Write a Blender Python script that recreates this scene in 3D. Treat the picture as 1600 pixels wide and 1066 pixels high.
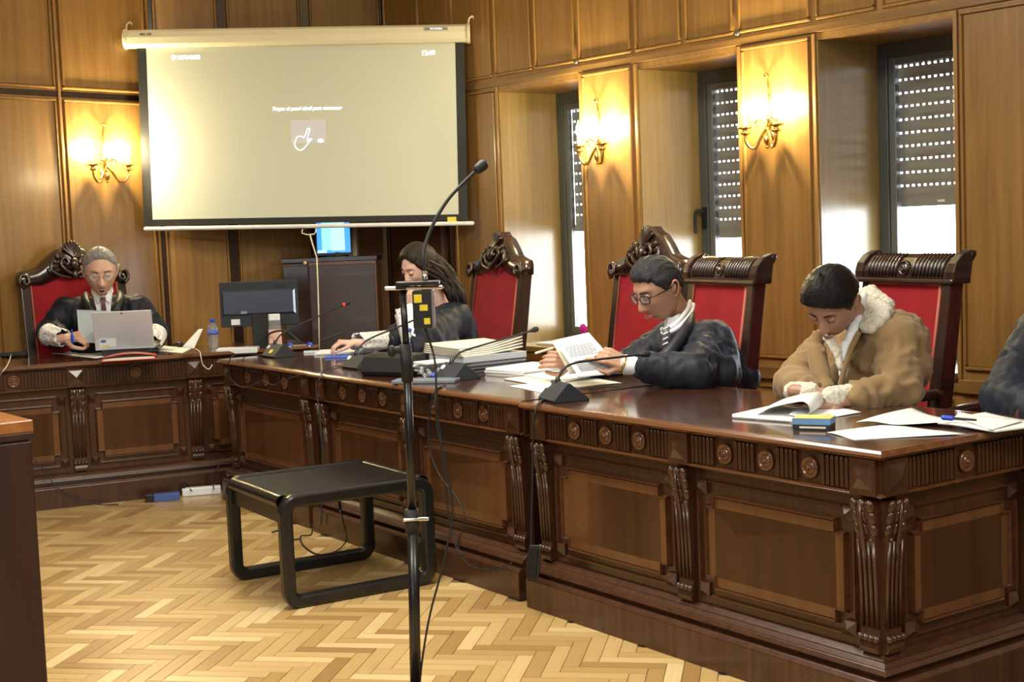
import bpy, bmesh, math, random
from mathutils import Vector, Matrix, Euler, noise
random.seed(7)
PI = math.pi
S = bpy.context.scene
C = S.collection
for o in list(bpy.data.objects): bpy.data.objects.remove(o)

# ---------------------------------------------------------------- camera, sky, lights, exposure
FOC, CAMH = 2200.0, 1.40
PITCH, ROLL = math.radians(4.55), math.radians(2.25)
fwd = Vector((0, math.cos(PITCH), -math.sin(PITCH))); r0 = Vector((1, 0, 0)); u0 = r0.cross(fwd)
rgt = r0*math.cos(ROLL) - u0*math.sin(ROLL); upv = r0*math.sin(ROLL) + u0*math.cos(ROLL)
cd = bpy.data.cameras.new('camera'); cam = bpy.data.objects.new('camera', cd); C.objects.link(cam)
cd.sensor_width = 36; cd.lens = FOC/1600*36; cd.clip_start = .05
cam.matrix_world = Matrix(((rgt.x, upv.x, -fwd.x, 0), (rgt.y, upv.y, -fwd.y, 0), (rgt.z, upv.z, -fwd.z, CAMH), (0, 0, 0, 1)))
S.camera = cam
S.view_settings.view_transform = 'Standard'; S.view_settings.look = 'None'
S.view_settings.gamma = 1; S.view_settings.use_curve_mapping = False
S.view_settings.exposure = 0.40
S.cycles.max_bounces = 7; S.cycles.diffuse_bounces = 3; S.cycles.glossy_bounces = 4; S.cycles.transmission_bounces = 6
S.cycles.transparent_max_bounces = 8

w = bpy.data.worlds.new('sky'); S.world = w; w.use_nodes = True
bgn = w.node_tree.nodes['Background']; bgn.inputs[0].default_value = (.86, .93, 1, 1); bgn.inputs[1].default_value = 12.0   # bright overcast daylight

def ray(x, y): return fwd + rgt*((x-800)/FOC) - upv*((y-533)/FOC)
CP = Vector((0, 0, CAMH))
def W(x, y, Y):                     # point seen at (x, y) of the photograph, Y metres ahead
    d = ray(x, y); return CP + d*(Y/d.y)
def onz(x, y, z=.76):
    d = ray(x, y); return CP + d*((z-CAMH)/d.z)

def area(name, loc, sx, sy, power, col, rot=(0, 0, 0)):
    l = bpy.data.lights.new(name, 'AREA'); l.shape = 'RECTANGLE'; l.size = sx; l.size_y = sy; l.energy = power; l.color = col
    o = bpy.data.objects.new(name, l); C.objects.link(o); o.location = loc; o.rotation_euler = rot; return o
area('ceiling_light', (-.6, 4.9, 3.25), 1.6, 1.6, 110, (1, .96, .82))
area('ceiling_light', (-2.2, 1.2, 3.25), 2.2, 1.4, 120, (1, .98, .87))
area('ceiling_light', (2.2, 1.0, 3.25), 2.2, 1.4, 110, (1, .98, .87))
area('rear_cool_fill', (-3.0, -2.9, 1.9), 3.2, 1.7, 42, (.80, .91, 1), (math.radians(90), 0, 0))  # added cool fill, no window here; gives mouldings and table bluish highlights

# ---------------------------------------------------------------- materials
def mat(name, col, rough=.5, metal=0, coat=0, emit=None, es=1, spec=.5, sheen=0, trans=0, alpha=1, bump=None, var=None):
    m = bpy.data.materials.new(name); m.use_nodes = True; nt = m.node_tree; b = nt.nodes['Principled BSDF']
    b.inputs['Base Color'].default_value = (*col, 1); b.inputs['Roughness'].default_value = rough
    b.inputs['Metallic'].default_value = metal; b.inputs['Coat Weight'].default_value = coat
    b.inputs['Specular IOR Level'].default_value = spec
    if sheen: b.inputs['Sheen Weight'].default_value = sheen
    if trans: b.inputs['Transmission Weight'].default_value = trans
    if emit: b.inputs['Emission Color'].default_value = (*emit, 1); b.inputs['Emission Strength'].default_value = es
    if bump or var:
        tc = nt.nodes.new('ShaderNodeTexCoord'); n = nt.nodes.new('ShaderNodeTexNoise')
        n.inputs['Scale'].default_value = (bump or (30, .2))[0]; n.inputs['Detail'].default_value = 4
        nt.links.new(tc.outputs['Object'], n.inputs['Vector'])
        if bump:
            bp = nt.nodes.new('ShaderNodeBump'); bp.inputs['Strength'].default_value = bump[1]; bp.inputs['Distance'].default_value = bump[2] if len(bump) > 2 else .01
            nt.links.new(n.outputs['Fac'], bp.inputs['Height']); nt.links.new(bp.outputs['Normal'], b.inputs['Normal'])
        n2 = nt.nodes.new('ShaderNodeTexNoise'); n2.inputs['Scale'].default_value = 12; nt.links.new(tc.outputs['Object'], n2.inputs['Vector'])
        r = nt.nodes.new('ShaderNodeValToRGB'); v = var or .12
        r.color_ramp.elements[0].position = .3; r.color_ramp.elements[1].position = .7
        r.color_ramp.elements[0].color = (*[c*(1-v) for c in col], 1); r.color_ramp.elements[1].color = (*[min(1, c*(1+v)) for c in col], 1)
        nt.links.new(n2.outputs['Fac'], r.inputs['Fac']); nt.links.new(r.outputs['Color'], b.inputs['Base Color'])
    return m

def wood(name, c1, c2, rough=.35, axis='z', coat=.3, freq=26, rnd=.12, wear=None, bumps=.06, croug=.15):
    m = bpy.data.materials.new(name); m.use_nodes = True; nt = m.node_tree; L = nt.links.new; N = nt.nodes.new
    b = nt.nodes['Principled BSDF']; b.inputs['Roughness'].default_value = rough; b.inputs['Coat Weight'].default_value = coat; b.inputs['Coat Roughness'].default_value = croug
    tc = N('ShaderNodeTexCoord'); mp = N('ShaderNodeMapping'); sc = [freq]*3; sc['xyz'.index(axis)] = freq*.045; mp.inputs['Scale'].default_value = sc
    oi = N('ShaderNodeObjectInfo'); ad = N('ShaderNodeVectorMath'); ad.operation = 'ADD'; ml = N('ShaderNodeMath'); ml.operation = 'MULTIPLY'; ml.inputs[1].default_value = 37
    L(oi.outputs['Random'], ml.inputs[0]); L(tc.outputs['Object'], mp.inputs['Vector']); L(mp.outputs['Vector'], ad.inputs[0]); L(ml.outputs[0], ad.inputs[1])
    n = N('ShaderNodeTexNoise'); n.inputs['Scale'].default_value = 1; n.inputs['Detail'].default_value = 6; n.inputs['Distortion'].default_value = .6
    L(ad.outputs[0], n.inputs['Vector'])
    r = N('ShaderNodeValToRGB'); r.color_ramp.elements[0].position = .32; r.color_ramp.elements[1].position = .68
    r.color_ramp.elements[0].color = (*c1, 1); r.color_ramp.elements[1].color = (*c2, 1); L(n.outputs['Fac'], r.inputs['Fac'])
    hs = N('ShaderNodeHueSaturation'); mr = N('ShaderNodeMapRange'); mr.inputs['To Min'].default_value = 1-rnd; mr.inputs['To Max'].default_value = 1+rnd
    L(oi.outputs['Random'], mr.inputs['Value']); L(mr.outputs[0], hs.inputs['Value']); L(r.outputs['Color'], hs.inputs['Color']); L(hs.outputs['Color'], b.inputs['Base Color'])
    bp = N('ShaderNodeBump'); bp.inputs['Strength'].default_value = bumps; bp.inputs['Distance'].default_value = .004; L(n.outputs['Fac'], bp.inputs['Height']); L(bp.outputs['Normal'], b.inputs['Normal'])
    return m

M = {}
M['wall'] = wood('honey_wall_wood', (.215, .108, .027), (.300, .158, .042), .38, 'z', .25, 30, .10)
M['wallrail'] = wood('honey_rail_wood', (.165, .085, .024), (.240, .128, .036), .38, 'x', .25, 34, .05)
M['wallred'] = wood('dark_brown_wood', (.085, .034, .013), (.14, .06, .022), .4, 'z', .2, 30, .05)  # dark brown wood of the door, cabinet and end panels of the back wall
M['desk'] = wood('mahogany', (.036, .0125, .006), (.070, .026, .011), .30, 'z', .35, 40, .06)
M['deskfield'] = wood('mahogany_field', (.095, .036, .013), (.145, .060, .022), .30, 'z', .35, 14, .08)
M['desktop'] = wood('mahogany_top', (.045, .016, .010), (.080, .030, .017), .16, 'x', .6, 22, .05, bumps=.02, croug=.08)
M['deskedge'] = wood('mahogany_edge', (.085, .030, .012), (.15, .058, .020), .22, 'x', .5, 30, .05)
M['deskmould'] = wood('mahogany_moulding', (.060, .020, .009), (.105, .038, .015), .22, 'x', .6, 30, .05)
M['chairwood'] = wood('dark_carved_wood', (.016, .0075, .0065), (.036, .014, .010), .24, 'z', .6, 30, .05)
M['red'] = mat('red_velvet', (.29, .010, .016), .8, sheen=.08, spec=.2, bump=(220, .15, .002), var=.12)
M['piping'] = mat('faded_red_braid', (.40, .10, .06), .6)
M['gold'] = mat('polished_brass', (.85, .62, .22), .18, metal=1)
M['black'] = mat('black_plastic', (.012, .012, .014), .42)
M['softblack'] = mat('soft_black', (.010, .010, .011), .6)
M['blackpaint'] = mat('black_lacquer', (.007, .007, .008), .34, coat=.15)
M['micgrey'] = mat('dark_grey_plastic', (.026, .030, .038), .62, spec=.35)
M['chrome'] = mat('bright_metal', (.75, .75, .78), .2, metal=1)
M['white'] = mat('white_plastic', (.75, .77, .8), .4)
M['cream'] = mat('cream_metal', (.72, .68, .52), .45)
M['paper'] = mat('white_paper', (.80, .81, .80), .7, bump=(18, .2, .004), var=.02)
M['paper2'] = mat('cream_paper', (.74, .70, .58), .7, bump=(18, .2, .004), var=.04)
M['ink'] = mat('grey_print', (.25, .26, .30), .8)
M['glass'] = mat('window_glass', (1, 1, 1), .0, trans=1, spec=.5); M['glass'].node_tree.nodes['Principled BSDF'].inputs['IOR'].default_value = 1.05
M['alu'] = mat('grey_window_metal', (.085, .092, .085), .4, metal=.3)
M['shutter'] = mat('shutter_slat_grey', (.24, .215, .17), .5)
M['screen'] = mat('screen_cloth', (.60, .635, .56), .55, spec=.35)

# ---------------------------------------------------------------- mesh helpers
class MB:
    def __init__(s): s.v = []; s.f = []; s.mi = []; s.cur = 0; s.sm = []; s.smooth = False
    def add(s, vs, fs):
        n = len(s.v); s.v += [tuple(v) for v in vs]; s.f += [tuple(i+n for i in f) for f in fs]; s.mi += [s.cur]*len(fs); s.sm += [s.smooth]*len(fs); return s
    def box(s, x0, x1, y0, y1, z0, z1): return s.frus(x0, x1, y0, y1, z0, z1, 0, 0)
    def frus(s, x0, x1, y0, y1, z0, z1, i0=0, i1=0, j0=None, j1=None):      # box whose bottom / top faces are inset by i0 / i1
        j0 = i0 if j0 is None else j0; j1 = i1 if j1 is None else j1
        vs = [(x0+i0, y0+j0, z0), (x1-i0, y0+j0, z0), (x1-i0, y1-j0, z0), (x0+i0, y1-j0, z0), (x0+i1, y0+j1, z1), (x1-i1, y0+j1, z1), (x1-i1, y1-j1, z1), (x0+i1, y1-j1, z1)]
        return s.add(vs, [(3, 2, 1, 0), (4, 5, 6, 7), (0, 1, 5, 4), (1, 2, 6, 5), (2, 3, 7, 6), (3, 0, 4, 7)])
    def raised(s, x0, x1, z0, z1, y0, y1, b):                                # wall panel: face at y1 < y0, bevelled by b
        vs = [(x0, y0, z0), (x1, y0, z0), (x1, y0, z1), (x0, y0, z1), (x0+b, y1, z0+b), (x1-b, y1, z0+b), (x1-b, y1, z1-b), (x0+b, y1, z1-b)]
        return s.add(vs, [(4, 5, 6, 7), (0, 1, 5, 4), (1, 2, 6, 5), (2, 3, 7, 6), (3, 0, 4, 7), (3, 2, 1, 0)])
    def pyr(s, x, z, h, y0, y1):                                              # square pyramid block facing -y
        vs = [(x-h, y0, z-h), (x+h, y0, z-h), (x+h, y0, z+h), (x-h, y0, z+h), (x, y1, z)]
        return s.add(vs, [(0, 1, 4), (1, 2, 4), (2, 3, 4), (3, 0, 4), (3, 2, 1, 0)])
    def prof(s, pts, x0, x1):                                                 # closed yz profile extruded along x
        n = len(pts); vs = [(x0, y, z) for y, z in pts]+[(x1, y, z) for y, z in pts]
        return s.add(vs, [(i, (i+1) % n, n+(i+1) % n, n+i) for i in range(n)]+[tuple(range(n))[::-1], tuple(range(n, 2*n))])
    def prism(s, pts, z0, z1):                                                # closed xy outline extruded along z
        n = len(pts); vs = [(x, y, z0) for x, y in pts]+[(x, y, z1) for x, y in pts]
        return s.add(vs, [(i, (i+1) % n, n+(i+1) % n, n+i) for i in range(n)]+[tuple(range(n))[::-1], tuple(range(n, 2*n))])
    def plate(s, pts, y0, y1):                                                # closed xz outline extruded along y
        n = len(pts); vs = [(x, y0, z) for x, z in pts]+[(x, y1, z) for x, z in pts]
        return s.add(vs, [(i, (i+1) % n, n+(i+1) % n, n+i) for i in range(n)]+[tuple(range(n))[::-1], tuple(range(n, 2*n))])
    def tube(s, path, r, n=8, r2=None, closed=False, caps=True):
        P = [Vector(p) for p in path]; m = len(P); rs = r if isinstance(r, (list, tuple)) else [r + ((r2 if r2 is not None else r)-r)*i/max(1, m-1) for i in range(m)]
        up = None; vs = []
        for i in range(m):
            t = (P[(i+1) % m]-P[i-1]) if closed else (P[min(i+1, m-1)]-P[max(i-1, 0)])
            t = t.normalized() if t.length > 1e-9 else Vector((0, 0, 1))
            if up is None: up = t.orthogonal().normalized()
            up = (up - t*up.dot(t)); up = up.normalized() if up.length > 1e-6 else t.orthogonal().normalized()
            b = t.cross(up)
            for k in range(n):
                a = 2*PI*k/n; vs.append(P[i]+(up*math.cos(a)+b*math.sin(a))*rs[i])
        fs = []; rng = m if closed else m-1
        for i in range(rng):
            j = (i+1) % m
            for k in range(n): fs.append((i*n+k, i*n+(k+1) % n, j*n+(k+1) % n, j*n+k))
        if not closed and caps: fs += [tuple(range(n))[::-1], tuple(range((m-1)*n, m*n))]
        sm = s.smooth; s.smooth = True; s.add(vs, fs); s.smooth = sm; return s
    def lathe(s, pr, c=(0, 0, 0), n=20, ax='z', squash=(1, 1)):               # profile (r, h) around an axis
        vs = []; m = len(pr)
        for r, h in pr:
            for k in range(n):
                a = 2*PI*k/n; u, v = r*math.cos(a)*squash[0], r*math.sin(a)*squash[1]
                p = {'z': (u, v, h), 'y': (u, h, v), 'x': (h, u, v)}[ax]; vs.append((p[0]+c[0], p[1]+c[1], p[2]+c[2]))
        fs = [(i*n+k, i*n+(k+1) % n, (i+1)*n+(k+1) % n, (i+1)*n+k) for i in range(m-1) for k in range(n)]
        fs += [tuple(range(n))[::-1], tuple(range((m-1)*n, m*n))]
        sm = s.smooth; s.smooth = True; s.add(vs, fs); s.smooth = sm; return s
    def ell(s, c, r, rot=None, n=12, m=8):
        c = Vector(c); r = (r, r, r) if isinstance(r, (int, float)) else r; R = rot.to_matrix() if rot else Matrix.Identity(3); vs = [c+R@Vector((0, 0, -r[2]))]
        for i in range(1, m):
            t = PI*i/m-PI/2
            for k in range(n): a = 2*PI*k/n; vs.append(c+R@Vector((r[0]*math.cos(t)*math.cos(a), r[1]*math.cos(t)*math.sin(a), r[2]*math.sin(t))))
        vs.append(c+R@Vector((0, 0, r[2]))); L = len(vs)-1
        fs = [(0, 1+(k+1) % n, 1+k) for k in range(n)]+[(1+i*n+k, 1+i*n+(k+1) % n, 1+(i+1)*n+(k+1) % n, 1+(i+1)*n+k) for i in range(m-2) for k in range(n)]+[(L, 1+(m-2)*n+k, 1+(m-2)*n+(k+1) % n) for k in range(n)]
        sm = s.smooth; s.smooth = True; s.add(vs, fs); s.smooth = sm; return s
    def cap(s, p, q, r, r2=None, n=12):                                       # capsule, may taper
        p, q = Vector(p), Vector(q); r2 = r if r2 is None else r2; d = q-p; L = d.length; d = d.normalized() if L > 1e-6 else Vector((0, 0, 1)); path = []; rs = []
        for a in (-.999, -.85, -.6, -.3, 0): path.append(p+d*r*a); rs.append(r*math.sqrt(max(1-a*a, 0))+.0003)
        for a in (0, .3, .6, .85, .999): path.append(q+d*r2*a); rs.append(r2*math.sqrt(max(1-a*a, 0))+.0003)
        return s.tube(path, rs, n)
    def mesh(s, name, mats):
        me = bpy.data.meshes.new(name); me.from_pydata(s.v, [], s.f)
        for m in (mats if isinstance(mats, (list, tuple)) else [mats]): me.materials.append(m)
        me.polygons.foreach_set('material_index', s.mi); me.polygons.foreach_set('use_smooth', s.sm); me.update()
        bm = bmesh.new(); bm.from_mesh(me); bmesh.ops.recalc_face_normals(bm, faces=bm.faces); bm.to_mesh(me); bm.free()
        return me
    def build(s, name, mats, parent=None, bevel=0, loc=None, rotz=0, label=None):
        o = bpy.data.objects.new(name, s.mesh(name, mats)); C.objects.link(o)
        if parent: o.parent = parent
        if loc is not None: o.location = loc
        if rotz: o.rotation_euler = (0, 0, rotz)
        if bevel:
            b = o.modifiers.new('bevel', 'BEVEL'); b.width = bevel; b.segments = 2; b.limit_method = 'ANGLE'; b.angle_limit = math.radians(35)
        if label: o['label'] = label
        return o
def thing(name, label, cat, loc=(0, 0, 0), rotz=0, group=None):
    o = bpy.data.objects.new(name, None); C.objects.link(o); o.location = loc; o.rotation_euler = (0, 0, rotz); o.empty_display_size = .1
    return tag(o, label, cat, group)
def tag(o, label, cat, group=None):
    o['label'] = label; o['category'] = cat
    if group: o['group'] = group
    return o
def struct(o): o['kind'] = 'structure'; return o
def inst(name, me, parent, loc=(0, 0, 0), rotz=0):
    o = bpy.data.objects.new(name, me); C.objects.link(o); o.parent = parent; o.location = loc; o.rotation_euler = (0, 0, rotz); return o
def empty(name, loc, rotz=0, parent=None):
    o = bpy.data.objects.new(name, None); C.objects.link(o); o.location = loc; o.rotation_euler = (0, 0, rotz)
    if parent: o.parent = parent
    return o
def spl(pts, n=8):                                                            # smooth curve through points
    P = [Vector(p) for p in pts]; P = [P[0]*2-P[1]]+P+[P[-1]*2-P[-2]]; out = []
    for i in range(1, len(P)-2):
        for k in range(n):
            t = k/n; a, b, c, d = P[i-1:i+3]
            out.append(.5*((2*b)+(c-a)*t+(2*a-5*b+4*c-d)*t*t+(3*b-a-3*c+d)*t**3))
    return out+[P[-2]]
def rounded(x0, x1, y0, y1, r, n=5):
    out = []
    for cx, cy, a0 in ((x1-r, y1-r, 0), (x0+r, y1-r, 90), (x0+r, y0+r, 180), (x1-r, y0+r, 270)):
        for k in range(n+1): a = math.radians(a0+90*k/n); out.append((cx+r*math.cos(a), cy+r*math.sin(a)))
    return out
def text(name, body, size, mt, mw, parent=None, ext=.0004, bold=False):
    c = bpy.data.curves.new(name, 'FONT'); c.body = body; c.size = size; c.extrude = ext; c.align_x = 'CENTER'; c.align_y = 'CENTER'; c.resolution_u = 2
    if bold: c.offset = size*.02
    t = bpy.data.objects.new(name+'_tmp', c); C.objects.link(t); dg = bpy.context.evaluated_depsgraph_get()
    me = bpy.data.meshes.new_from_object(t.evaluated_get(dg)); bpy.data.objects.remove(t); bpy.data.curves.remove(c)
    me.materials.clear(); me.materials.append(mt); o = bpy.data.objects.new(name, me); C.objects.link(o)
    if parent: o.parent = parent
    o.matrix_local = mw; return o
TXF = Matrix.Rotation(PI/2, 4, 'X')       # text standing up, read from -y
# ---------------------------------------------------------------- room shell
ZH = 3.30
RW0 = Vector((1.286, 7.072, 0)); RA = math.radians(-51.5)     # right wall frame: local x runs towards the camera side, +y goes behind the wall
def rw(s, y=0, z=0): return RW0+Vector((math.cos(RA)*s-math.sin(RA)*y, math.sin(RA)*s+math.cos(RA)*y, z))
cornerR = rw(-3.33)
LA = math.radians(50); LW0 = Vector((-2.604, 8.6, 0))
def lw(s, y=0, z=0): return LW0+Vector((math.cos(LA)*s-math.sin(LA)*y, math.sin(LA)*s+math.cos(LA)*y, z))
cornerL = lw(.587)
bk = cornerR-cornerL; BA = math.atan2(bk.y, bk.x); BL = bk.length

fl = MB().prism([(-9, -3.2), (6.5, -3.2), (6.5, 11), (-9, 11)], -.1, -.004).build('floor', mat('floor_joint', (.16, .10, .05), .7)); struct(fl)
ce = MB().prism([(-9, -3.2), (6.5, -3.2), (6.5, 11), (-9, 11)], ZH, ZH+.1).build('ceiling', mat('ceiling_plaster', (.78, .75, .68), .8)); struct(ce)

def parquet():
    m = bpy.data.materials.new('oak_parquet'); m.use_nodes = True; nt = m.node_tree; L = nt.links.new; N = nt.nodes.new; b = nt.nodes['Principled BSDF']
    b.inputs['Roughness'].default_value = .33; b.inputs['Coat Weight'].default_value = .35; b.inputs['Coat Roughness'].default_value = .22
    oi = N('ShaderNodeObjectInfo'); ge = N('ShaderNodeNewGeometry'); a = N('ShaderNodeMath'); a.operation = 'ADD'; f = N('ShaderNodeMath'); f.operation = 'FRACT'
    L(oi.outputs['Random'], a.inputs[0]); L(ge.outputs['Random Per Island'], a.inputs[1]); L(a.outputs[0], f.inputs[0])
    r = N('ShaderNodeValToRGB'); e = r.color_ramp.elements; e[0].position = 0; e[0].color = (.36, .205, .070, 1); e[1].position = 1; e[1].color = (.76, .57, .29, 1)
    for p, c in ((.25, (.46, .285, .105, 1)), (.6, (.55, .36, .145, 1)), (.85, (.62, .42, .18, 1))):
        q = e.new(p); q.color = c
    L(f.outputs[0], r.inputs['Fac'])
    n = N('ShaderNodeTexNoise'); n.inputs['Scale'].default_value = 1; n.inputs['Detail'].default_value = 5; tc = N('ShaderNodeTexCoord'); mp = N('ShaderNodeMapping'); mp.inputs['Scale'].default_value = (6, 90, 6)
    L(tc.outputs['Object'], mp.inputs['Vector']); L(mp.outputs['Vector'], n.inputs['Vector'])
    mx = N('ShaderNodeMix'); mx.data_type = 'RGBA'; mx.blend_type = 'MULTIPLY'; mx.inputs['Factor'].default_value = .35
    r2 = N('ShaderNodeValToRGB'); r2.color_ramp.elements[0].position = .3; r2.color_ramp.elements[1].position = .7; r2.color_ramp.elements[0].color = (.6, .6, .6, 1); r2.color_ramp.elements[1].color = (1, 1, 1, 1)
    L(n.outputs['Fac'], r2.inputs['Fac']); L(r.outputs['Color'], mx.inputs['A']); L(r2.outputs['Color'], mx.inputs['B']); L(mx.outputs['Result'], b.inputs['Base Color'])
    return m
M['parquet'] = parquet()
PL, PW = .275, .055
blocks = []
ang0 = math.radians(-10.5)
for i in range(-60, 60):
    for j in range(-45, 45):
        # herringbone: pairs of blocks at right angles
        bx = i*PW + j*PL; by = i*PW - j*PL
        for k in (0, 1):
            if k == 0: x, y, r = bx+PL/2, by+PW/2, 0
            else: x, y, r = bx+PW/2, by+PL/2+PW, PI/2
            X = math.cos(ang0)*x-math.sin(ang0)*y-1; Y = math.sin(ang0)*x+math.cos(ang0)*y+5
            blocks.append((X, Y, ang0+r))
def vis(X, Y):
    if Y < 2.9 or Y > 9.2: return False
    if X < -.42*Y or X > .42*Y: return False
    return (X+.02)*math.sin(math.radians(55.5))+(Y-5.1)*math.cos(math.radians(55.5)) < .14 or Y > 7.3
inner = []
for X, Y, r in blocks:
    if vis(X, Y): inner.append((math.hypot(X, Y), X, Y, r))
inner.sort()
pm = MB().frus(-PL/2+.0007, PL/2-.0007, -PW/2+.0007, PW/2-.0007, -.004, 0, 0, .0008).mesh('plank', M['parquet'])
def onframe(X, Y): return Y > 3.85 and -.40*Y < X < .1*Y+.3
seen = [b for b in inner if onframe(b[1], b[2])][:300]; seenset = set((b[1], b[2]) for b in seen)
for d, X, Y, r in seen: inst('plank', pm, fl, (X, Y, random.uniform(-.0003, .0004)), r)
far = MB()
for d, X, Y, r in inner:
    if (X, Y) in seenset: continue
    c, s_ = math.cos(r), math.sin(r); vs = []
    for z, q in ((-.004, 0), (0, .0008)):
        for u, v in ((-1, -1), (1, -1), (1, 1), (-1, 1)):
            x, y = u*(PL/2-.0007-q), v*(PW/2-.0007-q); vs.append((X+c*x-s_*y, Y+s_*x+c*y, z))
    far.add(vs, [(4, 5, 6, 7), (0, 1, 5, 4), (1, 2, 6, 5), (2, 3, 7, 6), (3, 0, 4, 7)])
fo = far.build('parquet_planks', M['parquet'], fl); fo['kind'] = 'stuff'

def panel(par, x0, x1, z0, z1, mt=None, name='panel'):
    m = MB(); m.raised(x0, x1, z0, z1, 0, -.020, .016); m.raised(x0+.022, x1-.022, z0+.022, z1-.022, -.012, -.0125, .001)
    # sunk field: bead frame with a lower board inside
    b = MB(); fw = .020
    for a in ((x0, x1, z0, z0+fw), (x0, x1, z1-fw, z1), (x0, x0+fw, z0+fw, z1-fw), (x1-fw, x1, z0+fw, z1-fw)): b.raised(a[0], a[1], a[2], a[3], 0, -.018, .006)
    b.box(x0+fw, x1-fw, -.008, 0, z0+fw, z1-fw)
    return b.build(name, mt or M['wall'], par)
def rail(par, x0, x1, z0, z1, d=.012, mt=None, name='rail'): return MB().box(x0, x1, -d, 0, z0, z1).build(name, mt or M['wallrail'], par, .003)
def stile(par, x, z0, z1, w_=.02, d=.014): return MB().box(x-w_/2, x+w_/2, -d, 0, z0, z1).build('stile', M['wall'], par, .003)

# right wall with three window openings
wr = empty('wall_right', RW0, RA); struct(wr)
WIN = [(-2.110, -1.345), (-.880, -.140), (.348, 1.112)]
ZT, ZS = 2.25, .675
TH = .50
mb = MB(); xs = [-3.33]+[v for w_ in WIN for v in w_]+[6.0]
for i in range(0, len(xs), 2): mb.box(xs[i], xs[i+1], 0, TH, 0, ZH)
for a, b_ in WIN: mb.box(a, b_, 0, TH, ZT, ZH); mb.box(a, b_, 0, TH, 0, ZS)
mb.build('wall_board', M['wall'], wr)
ups = [-3.33, -2.94, -2.568, -2.132, -1.75, -1.36, -.895, -.52, -.148, .342, .72, 1.112, 1.62, 2.2, 2.8, 3.4, 4.0, 4.6, 5.3, 6.0]
for a, b_ in zip(ups, ups[1:]): panel(wr, a+.016, b_-.016, 2.33, 3.22)
rail(wr, -3.33, 6, 2.275, 2.312)
for a, b_ in ((-2.585, -2.135), (-1.325, -.925), (-.118, .318), (1.14, 1.75), (1.80, 2.5), (2.55, 3.3), (3.35, 4.1), (4.15, 5)): panel(wr, a, b_, .70, 2.262)
for x in (-1.340, -.885, -.135, .343, 1.117, -2.118, -2.6): stile(wr, x, .66, 2.27)
for a, b_ in ((-2.61, -2.12), (-1.335, -.89), (-.13, .34), (1.122, 6)):
    rail(wr, a, b_, .60, .66, .03)
    rail(wr, a, b_, 0, .12, .02)
    panel(wr, a+.03, b_-.03, .16, .57)
for a, b_ in WIN: panel(wr, a+.03, b_-.03, .16, .57); rail(wr, a-.01, b_+.01, .60, .64, .02)
# small grey fixings where the rail crosses the window stiles
for x in (-1.352, -.127, 1.112):
    MB().lathe([(.004, -.03), (.014, -.03), (.014, -.018), (.006, -.012), (.006, 0)], (x, 0, 2.335), 10, 'y').build('rail_knob', M['alu'], wr)
# dark door at the far end of the right wall
dr = empty('door_1', rw(-2.97), RA); struct(dr)
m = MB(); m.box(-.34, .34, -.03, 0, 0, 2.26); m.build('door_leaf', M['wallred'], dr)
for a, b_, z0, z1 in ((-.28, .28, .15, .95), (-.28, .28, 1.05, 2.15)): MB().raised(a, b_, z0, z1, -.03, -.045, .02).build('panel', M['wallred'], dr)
for x in (-.36, .355): MB().box(x-.02, x+.02, -.05, 0, 0, 2.27).build('door_frame', M['chairwood'], dr, .003)

# windows
holes_mat = M['shutter']
def window(i, a, b_, zshut, handle=False):
    o = empty('window_%d' % i, rw(a), RA); struct(o); w_ = b_-a; D = .455
    for nm, x in (('jamb', 0), ('jamb', w_-.012)): MB().box(x, x+.012, .0, D+.02, ZS, ZT).build(nm, M['jamb'], o)
    MB().box(0, w_, .0, D+.02, ZT-.012, ZT).build('soffit', M['wall'], o)
    MB().box(.012, w_-.012, -.025, D+.02, ZS-.02, ZS+.012).build('sill', M['jamb'], o, .004)
    f = MB(); t = .055; x0, x1, z0, z1 = .012, w_-.012, ZS+.012, ZT-.012
    for q in ((x0, x0+t, z0, z1), (x1-t, x1, z0, z1), (x0+t, x1-t, z0, z0+.04), (x0+t, x1-t, z1-.07, z1)): f.box(q[0], q[1], D, D+.06, q[2], q[3])
    f.build('frame', M['alu'], o, .003)
    s = MB(); x0 += t; x1 -= t; z0 += .04; z1 -= .07; t = .038
    for q in ((x0, x0+t, z0, z1), (x1-t, x1, z0, z1), (x0+t, x1-t, z0, z0+t), (x0+t, x1-t, z1-t, z1)): s.box(q[0], q[1], D+.012, D+.05, q[2], q[3])
    s.build('sash', M['sash'], o, .003)
    MB().box(x0+t, x1-t, D+.028, D+.034, z0+t, z1-t).build('pane', M['glass'], o)
    # roller shutter outside, real slots between the slats
    pitch = .0655; z = z1+.03; y = D+.10; k = 0; nt_ = 0
    sl = MB(); sl.prof([(y-.006, .0), (y-.009, .02), (y-.006, .0555), (y+.004, .0555), (y+.004, 0)], x0-.01, x1+.01)
    n = int((x1-x0+.02)/.034); st = (x1-x0+.02)/n
    for q in range(n+1): xx = x0-.01+q*st; sl.box(max(xx-.0085, x0-.01), min(xx+.0085, x1+.01), y-.003, y+.002, .0555, pitch)
    sme = sl.mesh('shutter_slat', M['shutter'])
    while z > zshut+.02:
        z -= pitch; inst('shutter_slat', sme, o, (0, 0, z)); k += 1
    bb = MB(); bb.box(x0-.01, x1+.01, y-.012, y+.006, z-.045, z); bb.build('shutter_bottom_bar', M['shutter'], o)
    MB().box((x0+x1)/2-.09, (x0+x1)/2-.05, y-.018, y-.012, z-.028, z-.016).build('shutter_stop', M['cream'], o)
    if handle:
        h = MB(); h.box(.028, .058, D-.012, D, 1.36, 1.48); h.tube(spl([(.043, D-.01, 1.45), (.035, D-.05, 1.462), (.025, D-.058, 1.44), (.02, D-.056, 1.38), (.022, D-.056, 1.335)]), .0095, 8); h.build('handle', M['black'], o)
    return o
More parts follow.
